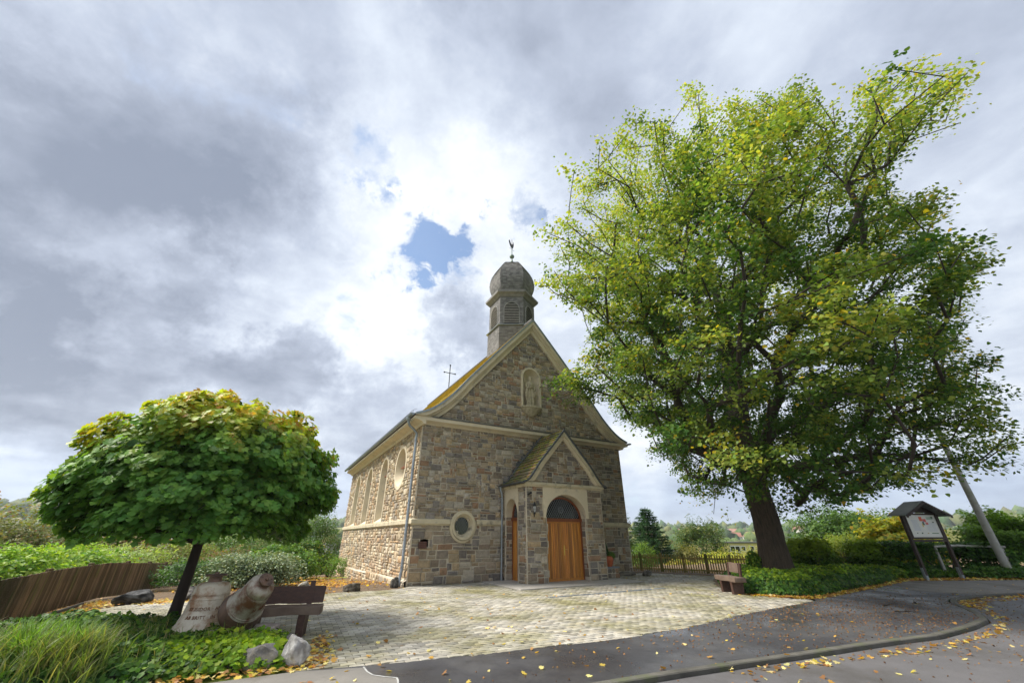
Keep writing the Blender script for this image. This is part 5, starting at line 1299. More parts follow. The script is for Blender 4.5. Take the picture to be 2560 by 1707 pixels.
# ------------------------------------------------------------------ fallen leaves and seeds
def litter(name, label, n, region, size, cols, T=MAPLE, z=.006, w=None, zf=None, m='leaf'):
    P = []
    while len(P) < n:
        q = region()
        if q is not None: P.append(q)
    P = np.array(P, dtype=np.float32); nn = len(P); nrm = np.array([0, 0, 1])+rv(nn, .28); tip = rv(nn); tip[:, 2] = 0
    P[:, 2] += z+rng.uniform(0, .012, nn)
    o = leaf_mesh(name, T, P, nrm, tip, size*rng.uniform(.5, 1.3, nn), pal(nn, cols, w, .25), M[m]); tag(o, label, 'leaves', kind='stuff'); return o
LY = [(.62, .45, .09), (.55, .32, .08), (.38, .19, .07), (.26, .13, .06), (.70, .60, .26)]
def near_line(path, sd, xr=None):
    def f():
        k = rng.integers(0, len(path)-1); t = rng.random(); x = path[k][0]*(1-t)+path[k+1][0]*t+rng.normal(0, sd); y = path[k][1]*(1-t)+path[k+1][1]*t+rng.normal(0, sd)
        return (x, y, slope(x, y))
    return f
onfoot = lambda x, y: inpoly(x, y, foot)
def scatter_all():
    r_ = 5+22*rng.random()**1.3; a = R(rng.uniform(-42, 50)); x, y = r_*math.sin(a), r_*math.cos(a)
    if inpoly(x, y, BED1) or inpoly(x, y, BED2): return None
    s_ = (x-P0[0])*UX[0]+(y-P0[1])*UX[1]
    if dloc(x, y) < .15 and s_ > -.2: return None
    if 4 < s_ < 7.9 and dloc(x, y) < 1.95: return None
    z = 0.0 if (inpoly(x, y, PLAZA) or onfoot(x, y)) else (-.05 if inpoly(x, y, road) else slope(x, y)-.01)
    return (x, y, z)
litter('fallen_leaves', 'yellow and brown leaves scattered over paving and asphalt', 800, scatter_all, .065, LY)
litter('fallen_leaves', 'drift of orange leaves lying along the edge of the linden bed', 1900, near_line([(7.3, 14.2), (8.0, 13.72), (8.85, 13.55), (10.65, 14.72), (12.95, 16.3), (15.7, 18.3)], .09), .09, LY)
litter('fallen_leaves', 'band of orange leaves under the hedge behind the notice board', 2600, near_line([(15.4, 18.6), (17.0, 18.85), (19, 19.1), (21.3, 19.2), (26, 19.9)], .14), .11, LY)
litter('fallen_leaves', 'yellow leaves gathered beside the ivy bed and bench', 330, near_line([(-4.5, 5.9), (-3.9, 6.3), (-3.0, 6.65), (-2.75, 7.0), (-3.1, 7.9), (-3.4, 8.6)], .11), .075, LY)
litter('fallen_leaves', 'yellow leaves gathered along the left fence and paving border', 2600, near_line([(-8.9, 8.3), (-9.7, 9.6), (-10.5, 11.0), (-11.2, 12.6), (-9.8, 12.7), (-8.0, 13.7), (-6.2, 14.6)], .24), .09, LY)
litter('fallen_leaves', 'brown and orange leaves piled in the gutter along the kerb', 260, lambda: (lambda q: (q[0], q[1], -.05))(near_line([(3.0, 6.68), (5.1, 7.35), (7.8, 8.35), (9.2, 9.1), (10.9, 10.4), (11.7, 11.6), (13.2, 13.0), (16.5, 14.2)], .07)()), .075, LY)
litter('fallen_leaves', 'orange leaves heaped in the gutter at the bend of the kerb', 420, lambda: (lambda q: (q[0], q[1], -.05))(near_line([(11.9, 12.1), (12.8, 13.1), (14.4, 13.85), (16.8, 14.45), (19, 14.9)], .13)()), .09, LY)
litter('fallen_leaves', 'leaf litter covering the ground left of the church wall', 4200, near_line([(-11, 18), (-9, 17.5), (-7, 17), (-9, 20), (-12, 24), (-13, 27)], 1.1), .09, [(.35, .16, .06), (.50, .27, .07), (.24, .12, .06), (.62, .42, .08)])
SEED = Tm([(-.5, -.5, 0), (.5, -.5, 0), (.5, .5, 0), (-.5, .5, 0), (0, 0, .7)], [(0, 1, 4), (1, 2, 4), (2, 3, 4), (3, 0, 4)])
def seeds():
    x = rng.normal(8.5, 4.0); y = rng.normal(10.5, 2.6)
    if not onfoot(x, y):
        if inpoly(x, y, road) and rng.random() < .45 and y > 4: return (x, y, -.05)
        return None
    return (x, y, 0)
litter('linden_seeds', 'tiny brown linden seeds peppering the asphalt footpath', 3800, seeds, .021, [(.20, .10, .045), (.12, .06, .03), (.30, .17, .07)], T=SEED, z=0)
mb = MB(); rnd = random.Random(3)
for (x, y, a, L_) in ((9.6, 12.0, .5, .9), (9.1, 11.1, -.2, .5), (10.8, 12.4, .9, .5)):
    pts = [(x+L_*t*math.cos(a)+rnd.uniform(-.03, .03), y+L_*t*math.sin(a)+rnd.uniform(-.03, .03), .015+rnd.uniform(0, .01)) for t in np.linspace(0, 1, 6)]
    mb2 = MB(); mb2.tube(pts, [.014, .013, .012, .010, .008, .004], 5); mb2.tube([pts[2], (pts[2][0]+.15, pts[2][1]+.12, .03)], [.008, .003], 4)
    tag(mb2.build('fallen_twig', M['twig']), {9.6: 'longest dry fallen twig on the footpath below the linden', 9.1: 'short dry twig on the footpath nearest the kerb', 10.8: 'dry twig on the footpath nearest the ivy bed'}[x], 'twig')

# ------------------------------------------------------------------ the round-headed maple
TL = np.array([-6.68, 9.25])
mt = empty('maple_tree', (TL[0], TL[1], .1), 0, 'round-headed maple with dense green crown turning yellow on top, on a slim dark trunk', 'tree')
mb = MB(); pts = [(0, 0, -.1), (.01, 0, .25), (.02, .02, .9), (.03, .02, 1.5), (.03, .0, 2.0)]
mb.tube(pts, [.14, .105, .095, .085, .07], 14, jit=.04)
rnd = random.Random(9)
mb.build('trunk', M['darkbark'], mt, smooth=True)
mb = MB()
for k in range(16):
    a = k*2.399; el = rnd.uniform(.15, 1.3); L_ = rnd.uniform(1.2, 2.1); pts = []
    for t in np.linspace(0, 1, 6): pts.append((.03+L_*t*math.cos(a)*math.cos(el*(1-.4*t)), L_*t*math.sin(a)*math.cos(el*(1-.4*t)), 1.35+rnd.uniform(0, .05)+L_*.75*t*math.sin(el)+.1*t))
    mb.tube(pts, [.05, .042, .034, .024, .014, .006], 6)
    for _ in range(3):
        t = rnd.randrange(2, 5); p = pts[t]; b = a+rnd.uniform(-1, 1); mb.tube([p, (p[0]+.3*math.cos(b), p[1]+.3*math.sin(b), p[2]+.25), (p[0]+.7*math.cos(b), p[1]+.7*math.sin(b), p[2]+.35)], [.018, .012, .004], 5)
mb.build('branches', M['darkbark'], mt, smooth=True)
def maple_pts(n, shell):
    d = unit(rv(n*2)); d = d[d[:, 2] > -.80][:n]; n = len(d)
    az = np.arctan2(d[:, 1], d[:, 0])
    lum = np.array([mn.noise((float(q[0])*2.6, float(q[1])*2.6, float(q[2])*2.6+3)) for q in d]); lum2 = np.array([mn.noise((float(q[0])*7, float(q[1])*7, float(q[2])*7)) for q in d])
    lum4 = np.array([abs(mn.noise((float(q[0])*4.2, float(q[1])*4.2, float(q[2])*5.5+9))) for q in d]); rr_ = (1-shell*rng.random(n)**1.2)*(1+.34*lum+.16*lum2-.20*(1-np.clip(lum4*5, 0, 1))+.04); rr_ = np.where(rr_ > 1.04, 1.04+(rr_-1.04)*.35, rr_)
    hz_ = np.hypot(d[:, 0], d[:, 1]); bx = np.where(d[:, 2] < 0, np.maximum(1e-3, hz_)**-.42, np.maximum(1e-3, hz_)**-.12)   # flatter underside
    zr = np.where(d[:, 2] > 0, 1.76, 1.50)
    P = np.stack([d[:, 0]*2.34*rr_*bx, d[:, 1]*2.34*rr_*bx, 2.66+d[:, 2]*zr*rr_], 1)
    P[:, 2] = np.maximum(P[:, 2], 1.14+.34*rng.random(n))
    return P, d, lum
n = 40000; P, d, lum = maple_pts(n, .30); n = len(P)
outw = np.stack([d[:, 0], d[:, 1], 0*d[:, 2]], 1)
nrm = outw*.85+np.array([0, 0, .75])+rv(n, .36); tip = unit(outw+1e-3)*.6+np.array([0, 0, -.8])+rv(n, .40)
# shelf the leaves in layers
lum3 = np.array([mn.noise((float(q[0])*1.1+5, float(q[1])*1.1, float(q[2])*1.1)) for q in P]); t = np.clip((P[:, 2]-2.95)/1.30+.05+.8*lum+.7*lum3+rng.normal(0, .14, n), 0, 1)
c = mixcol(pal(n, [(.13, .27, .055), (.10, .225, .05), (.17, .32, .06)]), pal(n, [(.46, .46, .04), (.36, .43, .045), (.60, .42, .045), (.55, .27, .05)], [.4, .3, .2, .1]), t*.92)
sz = .112*rng.uniform(.65, 1.2, n)
# the largest nearest leaves are separate pieces
cam_l = np.array([-TL[0], -TL[1], 1.5]); dist = np.linalg.norm(P-cam_l, axis=1); order = np.argsort(dist/sz); near = order[:300]; rest = order[300:]
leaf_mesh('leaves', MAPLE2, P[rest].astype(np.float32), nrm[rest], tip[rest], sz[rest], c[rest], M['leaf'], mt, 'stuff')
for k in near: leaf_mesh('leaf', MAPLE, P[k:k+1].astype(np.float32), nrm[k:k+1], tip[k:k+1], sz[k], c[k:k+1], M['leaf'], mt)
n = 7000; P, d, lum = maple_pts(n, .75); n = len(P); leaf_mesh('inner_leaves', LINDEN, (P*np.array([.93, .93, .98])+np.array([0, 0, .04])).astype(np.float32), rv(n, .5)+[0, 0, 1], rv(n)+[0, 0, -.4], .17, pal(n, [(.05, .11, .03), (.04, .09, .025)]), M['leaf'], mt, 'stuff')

# ------------------------------------------------------------------ the big linden
HULL = [(1228,510),(1240,400),(1275,365),(1340,370),(1345,320),(1400,250),(1500,215),(1530,195),(1600,190),(1660,215),(1700,205),(1760,230),(1800,225),(1830,180),(1860,210),(1915,230),(1905,275),(1950,310),(1990,280),(1985,235),(1955,215),(2000,160),(2080,150),(2115,115),(2140,150),(2225,160),(2240,220),(2245,265),(2150,315),(2060,375),(2020,400),(2060,470),(2130,430),(2200,440),(2205,470),(2150,510),(2190,545),(2270,585),(2275,640),(2210,660),(2230,720),(2190,790),(2280,810),(2270,840),(2180,870),(2320,900),(2300,950),(2345,1000),(2345,1030),(2320,1075),(2180,1088),(2100,1100),(2060,1130),(1990,1150),(1960,1175),(1850,1185),(1800,1185),(1760,1190),(1690,1200),(1640,1190),(1600,1150),(1555,1130),(1580,1100),(1540,1060),(1480,1040),(1490,1000),(1440,960),(1390,920),(1340,945),(1290,920),(1250,850),(1300,820),(1370,800),(1320,700),(1250,690),(1240,640),(1310,600),(1230,550)]
TH = R(26.72); FPX = 13.62/36*2352
def outline_uv(P):
    X_, Y_, Z_ = P[:, 0], P[:, 1], P[:, 2]-1.6; f = Y_*math.cos(TH)+Z_*math.sin(TH); up = -Y_*math.sin(TH)+Z_*math.cos(TH)
    return 1176+FPX*X_/f, 784-FPX*up/f
lt = empty('linden_tree', (10.72, 18.05, .25), 0, 'huge linden with a broad yellow-green crown on a thick furrowed trunk beside the church', 'tree'); LB = np.array([10.72, 18.05, .25])
# crown volume: an uneven ellipsoid, trimmed to the outline the crown has
cl = []; tries = 0
ctr = np.array([11.6, 16.9, 12.2])
while len(cl) < 1700 and tries < 300000:
    tries += 1
    d = rng.normal(0, 1, 3); d /= np.linalg.norm(d); r_ = (rng.random()**.42); lump = 1+.22*mn.noise((d[0]*2, d[1]*2, d[2]*2+7))
    if d[2] < 0: d[:2] *= max(.05, math.hypot(d[0], d[1]))**-.55
    p = ctr+d*r_*lump*np.array([11.2, 10.6, 11.0 if d[2] > 0 else 8.4])
    if p[2] < 3.5: continue
    if p[2] < 6.0 and np.hypot(p[0]-LB[0], p[1]-LB[1]) < 1.5: continue
    if math.sqrt(p[0]**2+p[1]**2+(p[2]-1.6)**2) < 10.5: continue
    u, v = outline_uv(p[None]); u, v = float(u[0]), float(v[0])
    if not inpoly(u, v, HULL): continue
    # stay clear of the church body
    s_ = (p[0]-P0[0])*UX[0]+(p[1]-P0[1])*UX[1]
    if s_ < 11.8 and dloc(p[0], p[1]) < .8 and p[2] < 13: continue
    sparse = max(0, min(1, (620-v)/420))*max(0, min(1, (1500-u)/250))      # thin outer boughs, upper left
    sparse = max(sparse, max(0, min(1, (470-v)/200))*max(0, min(1, (u-1880)/120)))
    if rng.random() < sparse*.62: continue
    if p[2] > 9 and mn.noise((p[0]*.42, p[1]*.42, p[2]*.42)) < -.18+.12*(r_ < .6): continue      # pockets of sky between the boughs
    if r_ < .5 and rng.random() < .6: continue
    cl.append(p)
lo = 0
while lo < 190:      # low hanging boughs round the trunk
    p = np.array([rng.uniform(4.5, 20), rng.uniform(9, 24), rng.uniform(2.7, 7.8)])
    if np.hypot(p[0]-LB[0], p[1]-LB[1]) < 1.3 or np.linalg.norm(p) < 12: continue
    u, v = outline_uv(p[None])
    if inpoly(float(u[0]), float(v[0]), HULL) and v[0] > 940: cl.append(p); lo += 1
lo = 0
while lo < 80:      # the long bough reaching out high over the footpath
    p = np.array([rng.uniform(10, 19), rng.uniform(5.5, 13), rng.uniform(12.5, 20.5)])
    if np.linalg.norm(p) < 13 or np.hypot(p[0]-LB[0], p[1]-LB[1]) > 12.5: continue
    u, v = outline_uv(p[None])
    if inpoly(float(u[0]), float(v[0]), HULL) and v[0] < 440 and u[0] > 1880: cl.append(p); lo += 1
cl = np.array(cl); print('clusters', len(cl), tries)
# skeleton: trunk and limbs grown out to every spray
nodes = [np.array([0, 0, -.3]), np.array([0, 0, .6]), np.array([.02, 0, 2.0]), np.array([-.08, -.1, 3.2]), np.array([-.12, -.12, 4.2]), np.array([-.1, -.15, 6.0]), np.array([.1, -.2, 8.0]), np.array([.3, -.3, 10.5]), np.array([.4, -.4, 13.5]), np.array([.5, -.5, 16.5])]
par = [-1, 0, 1, 2, 3, 4, 5, 6, 7, 8]; plen = [0]*10
for i in range(1, 10): plen[i] = plen[i-1]+np.linalg.norm(nodes[i]-nodes[par[i]])
q = cl-LB; order = np.argsort(np.linalg.norm(q-np.array([0, 0, 6]), axis=1)); tips = {}
for k in order:
    p = q[k]; A = np.array(nodes[4:]); dd = np.linalg.norm(A-p, axis=1); up = (A[:, 2]-p[2]); hor = np.hypot(A[:, 0], A[:, 1]); hp = math.hypot(p[0], p[1])
    cost = dd+.22*np.array(plen[4:])+.9*np.maximum(0, up+.2)+1.2*np.maximum(0, hor-hp)
    j = int(np.argmin(cost))+4; a = nodes[j]; seg = p-a; L_ = np.linalg.norm(seg); ns = max(1, int(L_/.9)); cur = j
    bendv = rng.normal(0, .10, 3)*L_; bendv[2] -= .05*L_
    for s in range(1, ns+1):
        t = s/ns; pt_ = a+seg*t+bendv*math.sin(math.pi*t)*.8; nodes.append(pt_); par.append(cur); plen.append(plen[cur]+L_/ns); cur = len(nodes)-1
    tips[k] = cur
cnt = [0.0]*len(nodes)
for k, c_ in tips.items(): cnt[c_] += 1
for i in range(len(nodes)-1, 0, -1): cnt[par[i]] += cnt[i]
rad = [max(.009, .0140*c_**.53) for c_ in cnt]
for i, r_ in ((0, .78), (1, .62), (2, .53), (3, .50), (4, .46)): rad[i] = r_
kids = {}
for i in range(1, len(nodes)): kids.setdefault(par[i], []).append(i)
def grow(start, chains):
    stack = [(start, None)]
    while stack:
        i, pre = stack.pop(); chain = [pre] if pre is not None else []; chain.append(i)
        while kids.get(i):
            ks = sorted(kids[i], key=lambda k: -cnt[k]); 
            for k in ks[1:]: stack.append((k, i))
            i = ks[0]; chain.append(i)
        chains.append(chain)
chains = []; grow(0, chains)
mbT, mbB = MB(), MB()
for c_ in chains:
    if len(c_) < 2: continue
    r_ = [rad[i] for i in c_]
    if c_[0] != 0: r_[0] = min(r_[0], r_[1]*1.15)
    P_ = [Vector(nodes[i]) for i in c_]
    if c_[0] == 0:
        mbT.tube(P_[:6], r_[:6], 28); mbB.tube(P_[5:], r_[5:], 8, caps=False)
    else: mbB.tube(P_, r_, 8 if r_[1] > .06 else 5, caps=False)
# furrowed trunk: resample and carve
T0 = P_ = [Vector(nodes[i]) for i in (0, 1, 2, 3, 4, 5)]
rows = []; NA = 72
for k in range(61):
    z = -.3+k*.105; t = z
    c_ = Vector((np.interp(z, [p.z for p in T0], [p.x for p in T0]), np.interp(z, [p.z for p in T0], [p.y for p in T0]), z))
    rb = float(np.interp(z, [-.3, 0, .5, 1.2, 2.2, 3.2, 4.2, 6.2], [.74, .66, .565, .515, .48, .455, .45, .32]))
    row = []
    for a_ in range(NA):
        a = 2*math.pi*a_/NA
        fl = .05*max(0, 1-z/1.2)*math.sin(5*a+1)
        w_ = a+.12*z+.15*mn.noise((math.cos(a)*2, math.sin(a)*2, z*.9))
        ridge = abs(math.sin(w_*15))**.7*.035+.02*mn.noise((math.cos(a)*9, math.sin(a)*9, z*2.2))+.05*mn.noise((math.cos(a)*1.6, math.sin(a)*1.6, z*.8))
        r_ = rb+fl+ridge-.02; row.append((c_.x+r_*math.cos(a), c_.y+r_*math.sin(a), z))
    rows.append(row)
mb = MB(); mb.loft(rows, closed=True); mb.build('trunk', M['bark'], lt, smooth=True)
mbB.build('branches', M['twig'], lt, smooth=True)
# leaves: each spray droops and fans out from its twig
LPC = 170; K = len(cl); n = K*LPC
C0 = np.repeat(q, LPC, axis=0); idx = np.repeat(np.arange(K), LPC)
od = q-np.array([.9, -1.0, 10.5]); od[:, 2] *= .35; od = unit(od); OD = np.repeat(od, LPC, axis=0)
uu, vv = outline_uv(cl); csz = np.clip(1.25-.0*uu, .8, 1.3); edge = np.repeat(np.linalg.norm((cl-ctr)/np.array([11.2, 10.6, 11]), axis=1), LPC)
scl = np.repeat(rng.uniform(.75, 1.25, K), LPC)[:, None]
off_ = OD*rng.uniform(-.55, .40, (n, 1))*scl+rng.normal(0, 1, (n, 3))*np.array([.27, .27, .14])*scl
off_[:, 2] -= .22*np.sum(off_[:, :2]**2, axis=1)
P = C0+off_; PW_ = P+LB
keep = (P[:, 2] > 1.9)
uL, vL = outline_uv(PW_); jj = np.array([(mn.noise((float(a_)*.9, float(b_)*.9, float(c_)*.9)), mn.noise((float(a_)*.9+9, float(b_)*.9, float(c_)*.9+4))) for a_, b_, c_ in P]); uL = uL+jj[:, 0]*95; vL = vL+jj[:, 1]*95
thin = np.where((uL > 1880) & (vL < 430), .50, np.where((uL < 1480) & (vL < 640), .62, 1.0)); hp = np.array(HULL, dtype=float); ins = np.zeros(n, bool); j_ = len(hp)-1
for i_ in range(len(hp)):
    (xi, yi), (xj, yj) = hp[i_], hp[j_]
    ins ^= ((yi > vL) != (yj > vL)) & (uL < (xj-xi)*(vL-yi)/(yj-yi+1e-9)+xi); j_ = i_
keep &= (ins | (rng.random(n) < .004)) & (rng.random(n) < thin)     # the sprays end raggedly at the crown's edge
nrm = np.array([0, 0, 1.0])+OD*.35+rv(n, .50); tip = OD*.6+np.array([0, 0, -.5])+rv(n, .6)
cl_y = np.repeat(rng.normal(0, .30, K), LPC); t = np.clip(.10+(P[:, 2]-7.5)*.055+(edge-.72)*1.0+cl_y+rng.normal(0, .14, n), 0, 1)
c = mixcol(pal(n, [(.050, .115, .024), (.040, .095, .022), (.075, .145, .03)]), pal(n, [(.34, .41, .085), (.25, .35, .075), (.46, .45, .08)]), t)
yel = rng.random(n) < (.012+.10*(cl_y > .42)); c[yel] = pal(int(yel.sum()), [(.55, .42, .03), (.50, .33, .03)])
P, nrm, tip, c = P[keep], nrm[keep], tip[keep], c[keep]; n = len(P)
szl = .118*rng.uniform(.6, 1.25, n); nearL = np.linalg.norm(P+LB, axis=1) < 18.5
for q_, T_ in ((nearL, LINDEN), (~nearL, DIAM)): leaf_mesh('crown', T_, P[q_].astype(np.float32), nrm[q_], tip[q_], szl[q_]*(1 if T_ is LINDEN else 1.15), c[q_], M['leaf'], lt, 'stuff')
# hanging bare twigs on the church side
mb = MB(); rnd = random.Random(6)
def pix_pt(u, v, y):      # not used for layout of flat things: places the twig tips at a chosen depth
    pass
for p0, p1 in (((3.7, 10.9, 9.7), (2.4, 10.3, 8.9)), ((5.8, 13.8, 7.6), (4.95, 13.4, 5.9)), ((5.8, 13.8, 7.6), (4.75, 13.9, 5.7)), ((5.2, 14.0, 6.7), (4.7, 13.6, 6.3))):
    a, b = Vector(p0)-Vector(LB), Vector(p1)-Vector(LB); m_ = a.lerp(b, .5)+Vector((0, 0, -.15)); mb.tube([a, m_, b], [.02, .012, .005], 5)
    mb.tube([m_, m_+Vector((-.35, .1, -.25))], [.008, .003], 4)
mb.build('bare_twigs', M['twig'], lt)

# ------------------------------------------------------------------ hedges and shrubs, left
LAU = [(.20, .34, .04), (.26, .40, .05), (.12, .25, .035), (.33, .44, .08)]
for k, (x, y, rx, ry, rz_, lab) in enumerate([
    (-12.9, 9.6, 1.3, .9, .55, 'bright cherry laurel shrub behind the near end of the left fence'),
    (-14.0, 12.2, 1.6, 1.2, .68, 'bright cherry laurel shrub behind the high point of the left fence'),
    (-15.4, 15.4, 1.8, 1.3, .72, 'bright cherry laurel shrub behind the bend of the left fence')]):
    shrub('laurel_shrub', (x, y, slope(x, y)), (rx, ry, rz_), 4200, LAU, lab, size=.15, T=LAUREL, lumps=.35, group='laurel hedge behind the left fence', m='leafwax', seed=k)
shrub('laurel_shrub', (-17.3, 19.5, -.5), (2.2, 1.6, .85), 4500, [(.28, .38, .12), (.20, .30, .06), (.36, .42, .20)], 'pale silvery green shrub behind the fence, seen just left of the maple trunk', size=.14, T=LAUREL, lumps=.35, m='leafwax', seed=9)
shrub('berry_bush', (-23.5, 20.5, -1.2), (4.2, 3.2, 1.95), 14000, [(.17, .20, .06), (.13, .17, .05), (.22, .20, .07), (.26, .14, .06)], 'loose olive-brown berry bush rising behind the left fence at the picture edge', size=.15, T=DIAM, lumps=.5, w=[.35, .35, .2, .1])
shrub('berry_bush', (-20.5, 23.5, -1.2), (3.6, 3.0, 1.75), 10000, [(.20, .20, .07), (.15, .17, .05), (.27, .16, .07)], 'reddish olive bush between the laurels and the maple crown', size=.15, T=DIAM, lumps=.5, seed=2)
shrub('golden_shrub', (-17.6, 23.5, -.6), (2.3, 1.7, .95), 6000, [(.26, .28, .06), (.20, .24, .05), (.13, .2, .04)], 'yellow-green fine-leaved shrub above the far end of the left fence', size=.09, T=DIAM, lumps=.3, seed=3)
# arching grey cotoneaster / juniper mound
e = empty('juniper_mound', (-9.9, 17.2, slope(-9.9, 17.2)), 0, 'wide grey-green arching evergreen mound between the maple trunk and the church', 'shrub')
n = 1500; a = rng.uniform(0, 2*np.pi, n); el = rng.uniform(.05, 1.25, n); Ls = rng.uniform(.75, 1.25, n); PP = []; TT = []
for k in range(n):
    d = np.array([math.cos(a[k])*1.75, math.sin(a[k])*1.25, 0]); m_ = 16
    for s in range(m_):
        t = (s+rng.random())/m_; h_ = .95*math.sin(el[k])*Ls[k]*math.sin(min(1, t*1.05)*math.pi*.62)**.8+.08
        PP.append(d*t*Ls[k]*math.cos(el[k]*.75)+np.array([0, 0, h_])); TT.append(d*.7+np.array([0, 0, .6-1.3*t]))
PP = np.array(PP)+rv(len(PP), .02); n = len(PP); leaf_mesh('foliage', DIAM, PP.astype(np.float32), rv(n, .5)+[0, 0, 1], np.array(TT)+rv(n, .5), .085, pal(n, [(.20, .27, .17), (.28, .34, .22), (.13, .19, .10), (.33, .37, .22)]), M['needle'], e, 'stuff')
mb = MB()
for k in range(14): b = k*.45; mb.tube([(0, 0, 0), (.5*math.cos(b), .4*math.sin(b), .55), (1.1*math.cos(b), .8*math.sin(b), .7)], [.03, .02, .006], 5)
mb.build('stem', M['twig'], e)
shrub('dark_shrub', (-12.3, 17.6, -.3), (1.5, 1.1, .55), 5200, [G_DK, G_MD, (.05, .11, .03)], 'low dark green shrub with reddish stems left of the grey mound', size=.085, T=DIAM, seed=4)
shrub('russet_shrub', (-12.8, 19.6, -.4), (1.1, .9, .75), 3000, [(.16, .12, .05), (.12, .16, .04), (.20, .10, .05)], 'sparse russet shrub directly behind the maple trunk', size=.07, T=DIAM, seed=5, lumps=.5)
shrub('green_shrub', (-10.9, 21.0, -.5), (1.7, 1.3, .85), 6500, [(.10, .2, .035), (.16, .24, .04), G_MD], 'fresh green shrub behind the grey evergreen mound', size=.10, T=LINDEN, seed=6)
shrub('green_shrub', (-11.9, 25.0, -.7), (1.6, 1.3, 1.05), 6500, [(.07, .15, .03), (.11, .19, .035), G_DK, (.35, .32, .05)], 'taller green shrub with yellow flecks near the short rear fence', size=.10, T=LINDEN, w=[.4, .3, .22, .08], seed=7)
shrub('bright_shrub', (-11.5, 28.3, -.8), (1.4, 1.1, .62), 3600, [(.17, .30, .04), (.12, .22, .03)], 'low bright shrub just in front of the short rear fence', size=.10, T=LAUREL, seed=8)
shrub('column_tree', (-16.4, 36.5, -1.6), (1.9, 1.6, 2.45), 9000, [(.09, .16, .035), (.14, .2, .04), G_MD], 'narrow green garden tree between the maple crown and the church', 'tree', size=.13, T=DIAM, seed=9)
shrub('garden_tree', (-24, 38, -1.6), (4.0, 3.0, 1.9), 9000, [(.10, .17, .04), (.15, .2, .05), G_MD], 'rounded garden tree in the hollow behind the maple', 'tree', size=.17, T=DIAM, seed=10)
# ------------------------------------------------------------------ right side
IV = [G_DK, (.045, .105, .022), G_MD, (.09, .17, .03)]
IW = [.38, .3, .22, .1]
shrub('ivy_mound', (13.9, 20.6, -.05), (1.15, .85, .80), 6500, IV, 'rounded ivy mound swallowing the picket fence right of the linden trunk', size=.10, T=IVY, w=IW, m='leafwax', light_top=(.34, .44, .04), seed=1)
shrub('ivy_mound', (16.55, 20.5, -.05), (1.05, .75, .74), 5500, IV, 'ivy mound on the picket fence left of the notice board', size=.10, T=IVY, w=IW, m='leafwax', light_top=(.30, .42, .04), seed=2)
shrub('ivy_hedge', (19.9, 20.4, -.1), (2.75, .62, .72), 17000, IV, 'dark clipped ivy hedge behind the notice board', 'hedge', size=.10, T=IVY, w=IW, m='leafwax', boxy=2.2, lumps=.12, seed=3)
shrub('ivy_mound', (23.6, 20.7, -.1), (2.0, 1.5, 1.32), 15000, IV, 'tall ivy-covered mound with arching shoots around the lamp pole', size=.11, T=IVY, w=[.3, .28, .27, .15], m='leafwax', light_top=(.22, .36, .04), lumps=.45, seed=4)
shrub('low_ivy', (15.9, 19.3, -.02), (.8, .6, .25), 2600, [G_MD, (.12, .2, .03), G_YG], 'low fresh green sprouts at the far tip of the linden bed', size=.09, T=IVY, seed=5, stem=False)
shrub('low_ivy', (17.9, 19.6, -.02), (1.5, .35, .16), 3000, [G_MD, G_DK, (.10, .18, .03)], 'creeping ivy fringe under the notice board', size=.085, T=IVY, seed=6, stem=False)
shrub('low_ivy', (22.2, 19.4, -.02), (2.6, .45, .24), 5000, [G_MD, G_DK, (.10, .18, .03)], 'creeping ivy fringe at the foot of the lamp pole', size=.085, T=IVY, seed=7, stem=False)
shrub('shoot_clump', (9.95, 18.3, .2), (.30, .25, .42), 900, [(.10, .2, .03), G_YG, G_MD], 'leafy shoots sprouting at the left foot of the linden trunk', size=.09, T=LINDEN, seed=8)
shrub('yellow_maple', (23.0, 26.0, -.6), (2.2, 1.8, 1.55), 6500, [(.46, .42, .04), (.34, .38, .04), (.50, .33, .04), (.20, .26, .04)], 'young maple with bright yellow leaves behind the notice board', 'tree', size=.19, T=MAPLE, w=[.35, .3, .12, .23], lumps=.45, seed=9)
shrub('yellow_green_shrub', (20.6, 27.0, -.8), (2.1, 1.8, 1.25), 6500, [(.30, .34, .05), (.24, .30, .05), (.18, .25, .04)], 'yellow-green shrub beyond the half buried picket fence', size=.12, T=DIAM, seed=10)
shrub('green_tree', (25.7, 33.5, -1.4), (3.9, 3.0, 2.45), 15000, [(.075, .15, .03), (.11, .19, .035), (.05, .10, .025)], 'broad green tree right behind the linden trunk', 'tree', size=.15, T=LINDEN, seed=11, lumps=.4)
shrub('green_tree', (31.5, 38.0, -1.6), (3.0, 2.6, 2.6), 9000, [(.09, .15, .035), (.15, .2, .04), (.20, .2, .04)], 'olive green tree whose top shows beside the notice board roof', 'tree', size=.16, T=DIAM, seed=12, lumps=.5)
shrub('grey_green_tree', (20.2, 30.5, -1.2), (1.7, 1.4, 1.3), 5000, [(.14, .19, .07), (.10, .15, .05)], 'small grey-green tree half hidden by the linden trunk', 'tree', size=.11, T=DIAM, seed=13)
shrub('thicket', (30.5, 24.0, -.6), (3.2, 2.4, 1.35), 6000, [(.26, .27, .09), (.20, .22, .06), (.13, .18, .04)], 'pale twiggy thicket at the right edge behind the log rail', size=.10, T=DIAM, seed=14, lumps=.6)
shrub('yellow_shrub', (17.8, 36.0, -2.2), (2.8, 1.8, 1.35), 6500, [(.42, .40, .05), (.33, .34, .05), (.24, .28, .05)], 'yellow autumn shrub before the beige building', size=.15, T=DIAM, seed=15, lumps=.4)
shrub('yellow_shrub', (13.4, 35.0, -2.2), (1.8, 1.5, 1.05), 4200, [(.36, .36, .06), (.24, .28, .05), (.40, .28, .06)], 'yellow-green shrub right beside the spruce', size=.14, T=DIAM, seed=16, lumps=.4)
